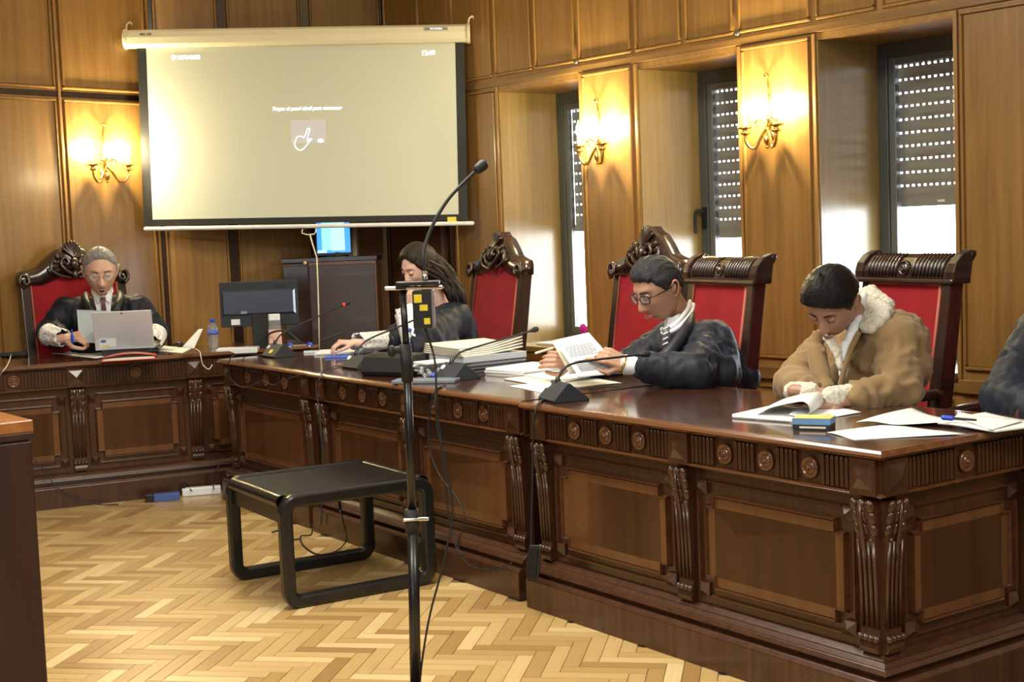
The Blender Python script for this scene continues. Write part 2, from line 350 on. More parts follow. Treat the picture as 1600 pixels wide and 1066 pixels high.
M['jamb'] = wood('glossy_reveal_wood', (.26, .175, .058), (.33, .225, .082), .28, 'z', .45, 30, .03, croug=.22)
M['sash'] = mat('sash_metal', (.16, .17, .17), .35, metal=.4)
window(1, *WIN[0], 1.40); window(2, *WIN[1], 1.37, True); window(3, *WIN[2], 1.46)

# left wall
wl = empty('wall_left', LW0, LA); struct(wl)
MB().box(-9, .587, 0, .15, 0, ZH).build('wall_board', M['wall'], wl)
lj = [-5.4, -4.2, -3.4, -2.62, -1.95, -1.15, -.585, -.085, .575]
for a, b_ in zip(lj, lj[1:]):
    panel(wl, a+.022, b_-.022, 2.34, 3.22); panel(wl, a+.022, b_-.022, .70, 2.285)
    panel(wl, a+.022, b_-.022, .16, .57)
rail(wl, -9, .587, 2.295, 2.33, .004, M['chairwood']); rail(wl, -9, .587, .60, .66, .02); rail(wl, -9, .587, 0, .12, .02)
for x in lj: stile(wl, x, .66, 3.25, .018, .016)
# back wall
wb = empty('wall_back', cornerL, BA); struct(wb)
MB().box(0, BL, 0, .15, 0, ZH).build('wall_board', M['wallrail'], wb)
bj = [0, .47, 1.02, BL]
for a, b_ in zip(bj, bj[1:]):
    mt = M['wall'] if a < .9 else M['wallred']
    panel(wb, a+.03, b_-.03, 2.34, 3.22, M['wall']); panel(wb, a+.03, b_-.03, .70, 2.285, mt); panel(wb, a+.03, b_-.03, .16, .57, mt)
rail(wb, 0, BL, 2.295, 2.33); rail(wb, 0, BL, .60, .66, .02); rail(wb, 0, BL, 0, .12, .02)
for x in bj: MB().box(max(0, x-.028), x+.028, -.012, 0, .0, 3.25).build('stile', M['chairwood'], wb)
# walls out of view, closing the room
R1 = rw(6.0); L1 = lw(-9)
mr_ = struct(MB().box(R1.x, R1.x+.12, -3.1, R1.y, 0, ZH).build('wall_side', M['wall']))
mr_ = struct(MB().box(L1.x, R1.x, -3.22, -3.1, 0, ZH).build('wall_rear', M['wall']))
mr_ = struct(MB().box(L1.x-.12, L1.x, -3.1, L1.y, 0, ZH).build('wall_west', M['wall']))
# ---------------------------------------------------------------- the carved court desks
def pilaster_mesh():
    m = MB(); w_ = .041
    # console body: stands out at the top, narrows, foot scroll
    pr = [(.060, .180), (.034, .180), (.030, .195), (.038, .215), (.044, .26), (.038, .42), (.026, .52), (.014, .575), (.012, .60), (.018, .612), (.060, .612)]
    m.prof(pr, -w_+.008, w_-.008)
    for x in (-.026, -.009, .009, .026): m.tube([(x, .042, .25), (x, .036, .40), (x, .027, .50)], .0065, 6)          # reeds
    for x in (-.028, -.0095, .0095, .028): m.lathe([(.001, -.01), (.010, -.008), (.012, 0), (.010, .008), (.001, .01)], (x, .033, .222), 10, 'x')   # foot scroll beads
    for z, k, r in ((.598, 3, .017), (.565, 3, .018), (.530, 3, .017), (.492, 2, .016), (.462, 1, .015)):                # acanthus leaves
        for i in range(k):
            x = (i-(k-1)/2)*.028; y = .006+(.6-z)*.19
            m.ell((x, y+.010, z), (.014, .012, r*1.25), Euler((.35, 0, x*6)), 8, 6)
    m.tube([(0, .004, .61), (0, .010, .55), (0, .022, .48), (0, .03, .44)], [.004, .006, .006, .002], 6)
    return m.mesh('pilaster', M['desk'])
PILM = pilaster_mesh()
ROSM = MB().lathe([(.033, .036), (.033, .030), (.029, .026), (.0245, .027), (.022, .031), (.017, .031), (.0155, .026), (.012, .025), (.0085, .029), (.006, .029), (.005, .022), (.002, .020), (.0005, .0195)], (0, 0, 0), 24, 'y').mesh('rosette', M['deskedge'])
def face(par, x0, x1, bays, ros=3, kind='front', ends=(1, 1)):
    """one carved face along local x from x0 to x1, looking to -y; bays = number of panels"""
    L = x1-x0; n = bays
    e0 = .085; pil = [x0+e0+(L-2*e0)*i/n for i in range(n+1)]
    for i, x in enumerate(pil):
        if (i == 0 and not ends[0]) or (i == n and not ends[1]): continue
        inst('pilaster', PILM, par, (x, 0, 0))
        b = MB(); b.box(x-.046, x+.046, .018, .06, .628, .73); b.pyr(x, .680, .036, .018, .001); b.build('corner_block', M['desk'], par)
    for a, b_ in zip(pil, pil[1:]):
        a += .055; b_ -= .055; c = (a+b_)/2; w_ = b_-a
        # fluted frieze
        rs = [c] if ros == 1 else [c-w_*.27, c, c+w_*.27]
        f = MB(); k = int(w_/.0175); st = w_/k
        for q in range(k):
            x = a+st*(q+.5)
            if any(abs(x-r) < .040 for r in rs): continue
            f.frus(x-st*.36, x+st*.36, .026, .036, .640, .722, .0, .0); f.ell((x, .030, .722), (st*.36, .008, .007), None, 6, 4)
        f.build('fluting', M['desk'], par)['kind'] = 'stuff'
        for r in rs: inst('rosette', ROSM, par, (r, -.002, .681))
        # panel: outer frame with corner pyramids, inner raised frame with notched corners
        z0, z1 = .205, .585
        p = MB(); t = .010
        for q in ((a+.05, b_-.05, z1-t, z1), (a+.05, b_-.05, z0, z0+t), (a, a+t, z0+.05, z1-.05), (b_-t, b_, z0+.05, z1-.05)): p.raised(q[0], q[1], q[2], q[3], .06, .045, .004)
        p.build('panel_frame', M['deskmould'], par)
        for x in (a+.024, b_-.024):
            for z in (z0+.024, z1-.024):
                q = MB(); q.box(x-.022, x+.022, .048, .06, z-.022, z+.022); q.pyr(x, z, .021, .048, .030); q.build('pyramid_block', M['desk'], par)
        i0, i1, j0, j1 = a+.040, b_-.040, z0+.034, z1-.050; nn = .036; t = .011
        P = [(i0+nn, j0), (i1-nn, j0), (i1-nn, j0+nn), (i1, j0+nn), (i1, j1-nn), (i1-nn, j1-nn), (i1-nn, j1), (i0+nn, j1), (i0+nn, j1-nn), (i0, j1-nn), (i0, j0+nn), (i0+nn, j0+nn)]
        g = MB()
        for u, v in zip(P, P[1:]+P[:1]):
            xa, xb = sorted((u[0], v[0])); za, zb = sorted((u[1], v[1])); g.raised(xa-t/2, xb+t/2, za-t/2, zb+t/2, .06, .041, .005)
        g.build('inner_moulding', M['deskmould'], par)
        h = MB(); h.box(i0+nn, i1-nn, .050, .06, j0+t/2, j1-t/2); h.box(i0+t/2, i1-t/2, .050, .06, j0+nn, j1-nn); h.build('panel', M['deskfield'], par)
def desk(name, label, org, rot, L, D, bays, ros=3, side=None, ends=(1, 1), backopen=True):
    t = thing(name, label, 'desk', org, rot)
    b = MB()
    if not side: b.box(.03, L-.03, .06, .10, .12, .73); b.box(.03, .07, .06, D-.06, 0, .73); b.box(L-.07, L-.03, .06, D-.06, 0, .73)
    else:
        b = MB(); b.box(.03, L-.06, .06, .10, .12, .73); b.box(L-.10, L-.06, .06, D-.06, .12, .73); b.box(.03, .07, .1, D-.06, 0, .73)
    b.build('carcass', M['desk'], t)
    x1 = L if side else L
    s = 1 if side else 0
    # frieze board and its lower ledge, base mouldings, plinth: insets are measured from the top's edge
    g = .028
    def lay(nm, rows, mt):
        m = MB()
        for z0, z1, a, b_ in rows:
            if side: m.frus(-.0, L+0, 0, D, z0, z1, 0, 0) if False else m.add([(g, a, z0), (L-a, a, z0), (L-a, D-.02, z0), (g, D-.02, z0), (g, b_, z1), (L-b_, b_, z1), (L-b_, D-.02, z1), (g, D-.02, z1)], [(3, 2, 1, 0), (4, 5, 6, 7), (0, 1, 5, 4), (1, 2, 6, 5), (2, 3, 7, 6), (3, 0, 4, 7)])
            else: m.add([(g, a, z0), (L-g, a, z0), (L-g, .12, z0), (g, .12, z0), (g, b_, z1), (L-g, b_, z1), (L-g, .12, z1), (g, .12, z1)], [(3, 2, 1, 0), (4, 5, 6, 7), (0, 1, 5, 4), (1, 2, 6, 5), (2, 3, 7, 6), (3, 0, 4, 7)])
        return m.build(nm, mt, t, .0015)
    lay('frieze', [(.628, .73, .036, .036)], M['desk'])
    lay('frieze_ledge', [(.618, .628, .040, .018), (.628, .634, .018, .030)], M['deskedge'])
    lay('base_moulding', [(.165, .178, .030, .050), (.152, .165, .010, .022), (.138, .152, -.004, .006), (.118, .138, .014, .006)], M['desk'])
    lay('plinth', [(.0, .106, -.020, -.020), (.106, .120, -.020, -.008)], M['desk'])
    top = MB()
    x2 = L+.0
    for z0, z1, a, b_ in ((.753, .760, .0, .007), (.745, .753, -.005, .0), (.740, .745, .004, -.002), (.732, .740, .018, .006)):
        e = 1 if side else 0
        top.add([(0, a, z0), (x2-a*e, a, z0), (x2-a*e, D-a, z0), (0, D-a, z0), (0, b_, z1), (x2-b_*e, b_, z1), (x2-b_*e, D-b_, z1), (0, D-b_, z1)], [(3, 2, 1, 0), (4, 5, 6, 7), (0, 1, 5, 4), (1, 2, 6, 5), (2, 3, 7, 6), (3, 0, 4, 7)])
    top.cur = 1; top.box(.0, x2-.028*(1 if side else 0), .028, D-.028, .7599, .7603)
    top.build('desktop', [M['deskedge'], M['desktop']], t, .0015)
    face(t, 0, L, bays, ros, ends=ends)
    if side:
        sd = empty('desk_side', (L, 0, 0), PI/2, t)
        face(sd, 0, D, 1, 1)
    return t
AD = math.radians(-55.3)
def dl(o, a, x, y=0, z=0): return Vector((o[0]+math.cos(a)*x-math.sin(a)*y, o[1]+math.sin(a)*x+math.cos(a)*y, z))
# counter section D ends at the corner nearest the camera
cD = Vector((.985, 3.765, 0)); LD, LC, LB = 1.70, 1.76, 1.09
oD = dl(cD, AD, -LD); oC = dl(oD, AD, -LC-.035, .03); oB = dl(oC, AD, -LB-.015, .015)
DD = .80
dkD = desk('court_desk', 'carved mahogany desk section ending at the nearest corner, flip pad on top', oD, AD, LD, DD, 2, 3, side=True)
dkC = desk('court_desk', 'carved mahogany desk section behind the microphone stand, paper stacks on top', oC, AD, LC, DD, 2, 3)
dkB = desk('court_desk', 'short carved mahogany desk section meeting the judge desk, pink bottle on top', oB, AD, LB, DD, 1, 3)
AA = math.radians(25)
oA = dl((-2.60, 7.42), AA, .915+.085-2.08)
dkA = desk('judge_desk', 'dark carved desk with papers and silver laptop where the grey haired man sits', oA, AA, 4*.637+.17, .56, 4, 1)

dkA.scale = (1, 1, 1.022)
ZA = .777
# ---------------------------------------------------------------- wall sconces
M['bulb'] = mat('lit_bulb', (1, .9, .7), .4, emit=(1, .80, .42), es=90)
M['candle'] = mat('ivory_candle', (.75, .68, .5), .5)
def sconce(label, loc, rz, arms, power):
    t = thing('wall_sconce', label, 'wall lamp', loc, rz, 'brass wall lamps')
    b = MB(); b.lathe([(.001, -.018), (.018, -.018), (.030, -.012), (.036, 0)], (0, 0, .02), 16, 'y'); b.lathe([(.001, -.012), (.022, -.012), (.028, 0)], (0, 0, .11), 16, 'y')
    b.tube([(0, -.006, .0), (0, -.010, .10), (0, -.008, .22), (0, -.02, .30)], [.012, .008, .006, .005], 8); b.ell((0, -.026, .315), .015)
    b.ell((0, -.03, .0), (.018, .022, .026)); b.tube([(0, -.03, -.03), (0, -.03, .02)], .008, 8); b.ell((0, -.03, -.035), .010)
    b.build('backplate', M['gold'], t)
    for dx, dy in arms:
        L = math.hypot(dx, dy); u = Vector((dx/L, -dy/L, 0))
        P = [Vector((0, -.03, .06)), Vector((0, -.03, .02))+u*.25*L, Vector((0, -.03, -.03))+u*.5*L, Vector((0, -.03, -.035))+u*.75*L, Vector((0, -.03, .0))+u*.98*L, Vector((0, -.03, .045))+u*L]
        a = MB(); a.tube(spl(P, 6), .0082, 8); a.cap(P[2]+Vector((0, 0, .012)), P[2]-Vector((0, 0, .014)), .006, .003, 8)
        a.tube(spl([P[0], P[0]+u*.02+Vector((0, 0, .03)), P[0]+u*.05+Vector((0, 0, .04)), P[0]+u*.06+Vector((0, 0, .02)), P[0]+u*.045+Vector((0, 0, .005))], 5), .005, 6)
        c = P[-1]; ar = a.build('arm', M['gold'], t)
        k = MB(); k.lathe([(.001, -.022), (.012, -.018), (.024, -.010), (.026, -.004), (.012, .002), (.012, .010), (.034, .016), (.040, .024), (.036, .022), (.012, .018), (.010, .030), (.001, .030)], c, 18); k.build('cup', M['gold'], ar)
        MB().lathe([(.010, .02), (.010, .075), (.002, .078)], c, 10).build('candle', M['candle'], ar)
        MB().lathe([(.005, .076), (.013, .095), (.0145, .112), (.010, .135), (.001, .158)], c, 12).build('bulb', M['bulb'], ar)
        l = bpy.data.lights.new('bulb_light', 'POINT'); l.energy = power; l.color = (1, .83, .46); l.shadow_soft_size = .018
        lo = bpy.data.objects.new('bulb_light', l); C.objects.link(lo); lo.parent = t; lo.location = c+Vector((u.x*.0, 0, .118))
    return t
def onw(x, y, org, ang, z=None):
    n = Vector((-math.sin(ang), math.cos(ang), 0)); d = ray(x, y); return CP+d*((org-CP).dot(n)/d.dot(n))
ARM3 = [(-.100, .050), (.100, .050)]
p = onw(158, 195, LW0, LA); sconce('brass candle wall lamp left of the projection screen', p-Vector((0, 0, .315)), LA, [(-.128, .045), (.128, .045)], 85)
p = onw(937, 157, RW0, RA); sconce('brass candle wall lamp on the panel between the two far windows', p-Vector((0, 0, .315)), RA, ARM3, 80)
p = onw(1203, 118, RW0, RA); sconce('brass candle wall lamp left of the nearest window', p-Vector((0, 0, .315)), RA, ARM3, 80)

# ---------------------------------------------------------------- projection screen
SY = 8.88
pl, pr = W(228, 358, SY), W(738, 349, SY); tl_, tr_ = W(205, 58, SY), W(732, 45, SY)
scr = thing('projection_screen', 'large pull-down projection screen with cream case and black border', 'projection screen', pl)
tilt = -math.atan2(pr.z-pl.z, pr.x-pl.x); scr.rotation_euler = (0, tilt, 0)
w0 = (pr-pl).length; h0 = (tl_-pl).length-.01
c = MB(); c.prof([(-.04, h0-.06), (-.055, h0-.04), (-.058, h0), (-.05, h0+.035), (-.02, h0+.05), (.03, h0+.05), (.03, h0-.06)], -.075, w0+.0); c.build('screen_case', M['cream'], scr, .004)
for x, s_ in ((-.075, 1), (w0, 1)):
    e = MB(); e.lathe([(.001, -.012), (.060, -.012), (.064, 0), (.060, .010), (.001, .010)], (x, -.01, h0-.005), 20, 'x'); e.tube(spl([(x, 0, h0+.05), (x+.005, 0, h0+.085), (x+.025, 0, h0+.10), (x+.035, 0, h0+.085)]), .006, 6); e.build('case_end', M['cream'], scr)
xa, xb = -.012, w0-.028
MB().box(xa, xb, 0, .004, .02, h0-.05).build('black_border', M['softblack'], scr)
MB().box(.045, w0-.085, -.0015, 0, .058, h0-.055).build('screen_cloth', M['screen'], scr)
MB().cap((-.0, -.002, 0), (w0, -.002, 0), .0135, None, 12).build('bottom_bar', M['white'], scr)
M['projwhite'] = mat('projected_white', (.9, .92, .92), .5, emit=(.9, 1, 1), es=1.2); M['projpale'] = mat('projected_pale', (.60, .61, .66), .55, emit=(.8, .85, 1), es=.07)
def scx(px, py):
    q = onw(px, py, pl, 0)-pl; a = tilt; return q.x*math.cos(a)-q.z*math.sin(a), q.x*math.sin(a)+q.z*math.cos(a)
def stx(nm, body, px, py, size, bold=True, m='projwhite', y=-.0035):
    x, z = scx(px, py); return text(nm, body, size, M[m], Matrix.Translation((x, y, z)) @ TXF, scr, .0003, bold)
stx('projected_writing', '10704952', 294.5, 90, .037); stx('projected_writing', '12:49', 669, 83, .040)
tt = stx('projected_writing', 'Toque el panel táctil para comenzar', 480, 169.5, .030)
tt.data.transform(Matrix(((1, .25, 0, 0), (0, 1, 0, 0), (0, 0, 1, 0), (0, 0, 0, 1))))
x, z = scx(271.5, 90)
pn = MB(); pn.plate([(x+.013*math.cos(math.radians(a)), z+.004+.013*math.sin(math.radians(a))) for a in range(-30, 211, 20)]+[(x, z-.020)], -.0035, -.0025); pn.cur = 1; pn.plate([(x+.005*math.cos(a*PI/4), z+.004+.006*math.sin(a*PI/4)) for a in range(8)], -.0042, -.0036); pn.build('projected_pin', [M['projwhite'], M['screen']], scr)
x0, z0 = scx(455, 224); x1, z1 = scx(509, 187); q = MB(); q.plate(rounded(x0, x1, z0, z1, .008, 3), -.0028, -.0018); q.build('projected_card', M['projpale'], scr)
q = MB(); x, z = scx(501, 220); q.plate([(x+.018*math.cos(a*PI/6), z+.012*math.sin(a*PI/6)) for a in range(12)], -.0038, -.003); q.build('projected_dot', M['projwhite'], scr)
hp = [(475.5, 215), (470, 213), (465, 213.5), (463, 217), (460.5, 223), (461, 229), (466, 234), (471, 235), (475, 232), (480, 226), (484, 221), (487.5, 217.5), (485.5, 216.5), (480, 220), (481, 213), (484.5, 203), (483, 200.5), (480.5, 201.5), (478, 209), (475.5, 215)]
hp = [scx(*v) for v in hp]; MB().tube([(a, -.004, b) for a, b in hp], .0022, 6).build('projected_hand', M['projwhite'], scr)
q = MB(); x0, z0 = scx(664, 48.5); x1, z1 = scx(700, 43.5); q.box(x0, x1, -.0600, -.0575, z0-.004, z1-.004); q.build('case_label', M['ink'], scr)
text('case_writing', 'HD SCREEN', .014, M['projwhite'], Matrix.Translation(((x0+x1)/2, -.0605, (z0+z1)/2-.004)) @ TXF, scr)
text('case_writing', 'ABC 350', .020, M['softblack'], Matrix.Translation((scx(231, 55.5)[0], -.0595, scx(231, 55.5)[1])) @ TXF, scr, .0004, True)
x, z = scx(706, 343); MB().box(x-.028, x+.028, -.004, -.001, z-.016, z+.016).build('yellow_sticker', mat('yellow_sticker', (.75, .60, .04), .5), scr)
cr = MB(); P = [scx(473, 358), scx(472, 364), scx(480, 367), scx(491, 366), scx(494, 362), scx(494, 357)]
cr.tube([(a, -.01, b) for a, b in P], .0045, 6); P = [scx(484.5, 366), scx(489, 381), scx(496, 402), scx(498, 440), scx(500, 500), scx(501, 552)]; cr.tube([(a, -.012-.01*i, b) for i, (a, b) in enumerate(P)], .005, 6); cr.build('pull_rod', M['cream'], scr)

# ---------------------------------------------------------------- low cabinet with small monitor behind the woman
CY = 9.05
q = W(512, 402, CY); cz = q.z; xl, xr = W(441, 402, CY).x, W(587, 402, CY).x; xm = W(482, 402, CY).x
cab = thing('cabinet', 'waist high dark cabinet with plain door below the projection screen', 'cabinet', ((xl+xr)/2, CY, 0))
o_ = (xl+xr)/2
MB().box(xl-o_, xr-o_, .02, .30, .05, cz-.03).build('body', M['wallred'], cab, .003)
MB().box(xl-o_-.01, xr-o_+.01, -.01, .31, cz-.03, cz).build('cabinet_top', M['chairwood'], cab, .004)
M['doorgrey'] = mat('purple_grey_door', (.060, .045, .052), .35, coat=.3)
d = MB(); d.box(xm-o_, xr-o_-.012, 0, .02, .08, cz-.05); d.build('door', M['doorgrey'], cab, .003)
for a, b, c_, e in ((xm-o_, xr-o_, cz-.05, cz-.03), (xr-o_-.012, xr-o_, .08, cz-.05)): MB().box(a, b, -.004, .02, c_, e).build('edge_strip', M['deskfield'], cab)
d2 = MB(); d2.box(xl-o_, xm-o_-.008, 0, .02, .08, cz-.05); d2 = d2.build('door', M['chairwood'], cab, .003)
MB().ell((W(477, 411, CY).x-o_, -.012, W(477, 411, CY).z), .013).build('knob', mat('cream_knob', (.75, .6, .25), .4), d2)
mon = thing('monitor', 'small monitor showing a bright blue desktop on top of the cabinet', 'monitor', (W(523, 397, 9.12).x, 9.12, cz))
a, b = W(494, 340, 9.12), W(550, 394, 9.12); hw = (b.x-a.x)/2
MB().box(-hw-.01, hw+.004, 0, .02, b.z-cz-.018, .30).build('bezel', M['black'], mon, .003)
def emis(n, c, s): return mat(n, (.02, .02, .02), .3, emit=c, es=s)
sc_ = MB().box(-hw, hw-.006, -.001, 0, b.z-cz, .29).build('display', emis('blue_display', (.05, .28, .85), 1.3), mon)
MB().box(-hw*.72, -.02, -.002, -.001, .045, .28).build('window_image', emis('cyan_display', (.30, .85, .95), 1.1), sc_)
MB().box(-.02, hw*.62, -.002, -.001, .040, .28).build('window_image', emis('pale_display', (.45, .95, 1), 1.1), sc_)
MB().box(-hw, -hw*.45, -.0025, -.0015, b.z-cz+.002, b.z-cz+.018).build('window_image', emis('taskbar', (.55, .95, 1), 1.1), sc_)
MB().lathe([(.07, 0), (.06, .008), (.02, .012), (.015, .06), (.001, .06)], (.0, .04, 0), 14).build('stand', M['black'], mon)
tag(MB().lathe([(.04, 0), (.038, .015), (.02, .028), (.001, .03)], (W(527, 398, 9.08).x, 9.09, cz), 16, 'z', (1, .7)).build('computer_mouse', M['black']), 'black computer mouse in front of the small blue monitor', 'mouse')
bx = thing('file_box', 'narrow beige box file standing right of the small blue monitor', 'box file', (W(552, 398, 9.2).x, 9.2, cz))
MB().box(-.025, .025, 0, .15, 0, .28).build('box', mat('beige_card', (.35, .30, .22), .7), bx, .002); MB().box(-.028, -.025, 0, .15, 0, .27).build('label_strip', M['white'], bx)

# ---------------------------------------------------------------- foreground lectern at the left edge
LR = math.radians(-53); lc = onz(52, 656, 1.0)
def ll(x, y, z=0): return dl(lc, LR, x, y, z)
lec = thing('lectern', 'dark wooden stand with orange-brown top at the left edge', 'lectern', dl(Vector((lc.x, lc.y, 0)), LR, -.35, -.3), LR)
M['orange'] = wood('orange_top_wood', (.30, .10, .025), (.42, .16, .045), .3, 'x', .4, 25, .03)
M['lecwood'] = wood('dark_stand_wood', (.028, .010, .006), (.045, .016, .009), .45, 'z', .05, 25, .03)
MB().box(-.34, .34, -.29, .29, 0, .96).build('body', M['lecwood'], lec, .004)
for x in (-.345, .325): MB().box(x, x+.02, -.295, .295, .06, .95).build('side_panel', M['lecwood'], lec, .003)
tp = MB(); tp.box(-.35, .35, -.30, .30, .972, 1.0); tp.build('top', M['orange'], lec, .003)
MB().box(-.35, .35, -.30, .30, .955, .972).build('edge_moulding', M['lecwood'], lec, .003)
MB().box(-.35, .35, -.30, .30, 0, .06).build('plinth', M['lecwood'], lec, .003)

# ---------------------------------------------------------------- black side table on sled frames
fl_, fr_, bl_ = onz(447, 956, 0), onz(690, 914, 0), onz(352, 911, 0)
ux = (fr_-fl_); vx = bl_-fl_; SL = ux.length; SD = vx.length*1.04; ea = (math.atan2(vx.y, vx.x)-math.atan2(ux.y, ux.x)-PI/2)/2; sa = math.atan2(ux.y, ux.x)+ea; fl_ = fl_-Vector((math.cos(sa), math.sin(sa), 0))*.0; SHt = .435
tb = thing('side_table', 'low black table on two rounded sled frames in the middle of the floor', 'table', fl_, sa)
def loop(y):
    out = rounded(0, SL, 0, SHt, .065, 6); wd = .05; m = MB(); inn = rounded(wd, SL-wd, wd, SHt-wd, .022, 6); n = len(out)
    y0, y1 = y, y+.048
    vs = [(a, y0, b) for a, b in out]+[(a, y1, b) for a, b in out]+[(a, y0, b) for a, b in inn]+[(a, y1, b) for a, b in inn]; fs = []
    for i in range(n):
        j = (i+1) % n; fs += [(i, j, n+j, n+i), (2*n+i, 3*n+i, 3*n+j, 2*n+j), (i, 2*n+i, 2*n+j, j), (n+i, n+j, 3*n+j, 3*n+i)]
    return m.add(vs, fs)
loop(0).build('sled_frame', M['blackpaint'], tb, .010); loop(SD-.048).build('sled_frame', M['blackpaint'], tb, .010)
MB().box(.03, SL-.03, .048, SD-.048, SHt-.030, SHt-.008).build('tabletop', M['blackpaint'], tb, .003)
for x in (.0, SL-.055):
    e = MB(); prf = [(x+.0275+.0275*math.cos(t*PI/6), SHt-.0285+.0275*math.sin(t*PI/6)) for t in range(12)]
    n = 12; vs = [(a, .045, b) for a, b in prf]+[(a, SD-.045, b) for a, b in prf]; e.add(vs, [(i, (i+1) % n, n+(i+1) % n, n+i) for i in range(n)]); e.sm = [True]*len(e.f); e.build('end_rail', M['blackpaint'], tb)
    MB().box(x+.018, x+.036, .045, SD-.045, SHt-.11, SHt-.03).build('apron', M['blackpaint'], tb)

# ---------------------------------------------------------------- carved armchairs
def tilted(m, z0=.45, a=math.radians(9)):
    for i, (x, y, z) in enumerate(m.v):
        if z > z0: dz = z-z0; m.v[i] = (x, y+dz*math.sin(a), z0+dz*math.cos(a)*1.012)
    return m
def chair_parts(t, kind, W_):
    h = W_/2; wd = M['chairwood']
    for x in (-h+.035, h-.035):
        m = MB(); m.frus(x-.03, x+.03, -.035, .035, .40, 1.20, .0, .004); tilted(m).build('back_post', wd, t, .006)
        g = MB(); g.frus(x-.026, x+.026, -.03, .03, 0, .42, .006, 0); g.build('leg', wd, t, .005)
        f = MB(); f.lathe([(.026, 0), (.030, .03), (.020, .06), (.028, .14), (.024, .30), (.034, .36), (.034, .42)], (x, -.50, 0), 14); f.build('leg', wd, t)
        s_ = 1 if x > 0 else -1; ax = s_*(h-.02)
        a = MB(); a.tube(spl([(ax, .03, .72), (ax, -.12, .715), (ax+s_*.01, -.30, .70), (ax+s_*.015, -.44, .69), (ax+s_*.015, -.50, .665), (ax+s_*.015, -.49, .635), (ax+s_*.012, -.465, .64)], 5), .021, 10); a.build('armrest', wd, t)
        b = MB(); b.tube(spl([(ax, -.40, .42), (ax, -.43, .50), (ax+s_*.01, -.38, .58), (ax+s_*.01, -.42, .68)], 5), [.024]*6+[.018]*10, 10) if False else b.tube(spl([(ax, -.40, .42), (ax, -.43, .50), (ax+s_*.01, -.38, .58), (ax+s_*.01, -.42, .68)], 5), .020, 10); b.build('arm_support', wd, t)
    s = MB(); s.box(-h+.02, h-.02, -.53, .02, .36, .42); s.build('seat_frame', wd, t, .006)
    s = MB(); s.frus(-h+.045, h-.045, -.52, -.02, .42, .49, 0, .03); s.build('seat', M['red'], t, .02)
    MB().box(-h+.05, h-.05, -.015, .015, .12, .15).build('stretcher', wd, t, .004)
    ph = h-.065
    if kind == 'ornate':
        top = [(ph, 1.150), (ph*.75, 1.150), (ph*.42, 1.178), (ph*.22, 1.200), (ph*.12, 1.192), (0, 1.180), (-ph*.12, 1.192), (-ph*.22, 1.200), (-ph*.42, 1.178), (-ph*.75, 1.150), (-ph, 1.150)]
        out = [(-ph, .56), (ph, .56)]+top
        p = MB(); p.plate(out, -.026, .02); tilted(p).build('back_cushion', M['red'], t)
        pp = MB(); pp.tube([(x, -.028, z) for x, z in out], .0075, 6, closed=True); tilted(pp).build('piping', M['piping'], t)
        cr = [(h-.002, 1.10), (h+.004, 1.19), (h-.01, 1.222), (h*.78, 1.235), (h*.62, 1.250), (h*.45, 1.300), (h*.26, 1.345), (h*.12, 1.358), (0, 1.385)]
        full = cr+[(-x, z) for x, z in cr[-2::-1]]; crest = full+[(-x, z) for x, z in [(ph+.01, 1.10)]]+top[::-1][0:]+[(ph+.01, 1.10)]
        # crest as a strip between the outer silhouette and the cushion's top line
        m = MB(); N_ = 40; vs = []
        def at(poly, x):
            poly = sorted(poly)
            for (a, b), (c, d) in zip(poly, poly[1:]):
                if a <= x <= c and c > a: return b+(d-b)*(x-a)/(c-a)
            return poly[0][1] if x < poly[0][0] else poly[-1][1]
        for i in range(N_+1):
            x = -h+2*h*i/N_; zt = at([(a, b) for a, b in full if b > 1.15], x); zb = at(top, max(-ph, min(ph, x)))-.004; bul = .012*math.sin(PI*i/N_)
            vs += [(x, -.036, zb), (x, -.050-bul, (zb+zt)/2), (x, -.040, zt-.012), (x, -.025, zt), (x, .03, zt), (x, .035, zb)]
        fs = []
        for i in range(N_):
            for k in range(6): fs.append((i*6+k, i*6+(k+1) % 6, (i+1)*6+(k+1) % 6, (i+1)*6+k))
        fs += [tuple(range(6)), tuple(range(N_*6, N_*6+6))[::-1]]; m.add(vs, fs); m.sm = [True]*len(m.f); tilted(m).build('crest_rail', wd, t)
        c = MB()                                                    # carving: shell, acanthus scrolls, shoulder volutes
        for s_ in (-1, 1):
            vo = MB(); vo.tube(spl([(s_*h*.93, -.05, 1.135), (s_*h*1.0, -.055, 1.165), (s_*h*.97, -.055, 1.205), (s_*h*.86, -.055, 1.20), (s_*h*.84, -.058, 1.165), (s_*h*.91, -.06, 1.155), (s_*h*.93, -.06, 1.178)], 5), .011, 8); tilted(vo).build('volute', wd, t)
            c.tube(spl([(s_*.012, -.07, 1.20), (s_*.05, -.075, 1.225), (s_*.075, -.07, 1.265), (s_*.05, -.075, 1.30), (s_*.03, -.08, 1.27), (s_*.05, -.08, 1.255)], 5), .012, 8)
            c.tube(spl([(s_*.02, -.06, 1.18), (s_*.08, -.068, 1.195), (s_*.13, -.065, 1.23), (s_*.12, -.06, 1.28)], 5), .009, 8)
            for k in range(4): c.ell((s_*(.085+.018*k), -.06, 1.30-.025*k), (.014, .012, .02), Euler((0, s_*.7, 0)))
        for k in range(7):
            a = math.radians(-60+20*k); c.cap((0, -.068, 1.30), (math.sin(a)*.052, -.052, 1.315+math.cos(a)*.068), .009, .011, 8)
        c.ell((0, -.078, 1.262), (.026, .022, .034)); c.ell((0, -.07, 1.20), (.018, .014, .028)); c.ell((0, -.055, 1.19), (.010, .008, .012))
        tilted(c).build('carving', wd, t)
    else:
        out = [(-ph, .56), (ph, .56), (ph, 1.128), (-ph, 1.128)]
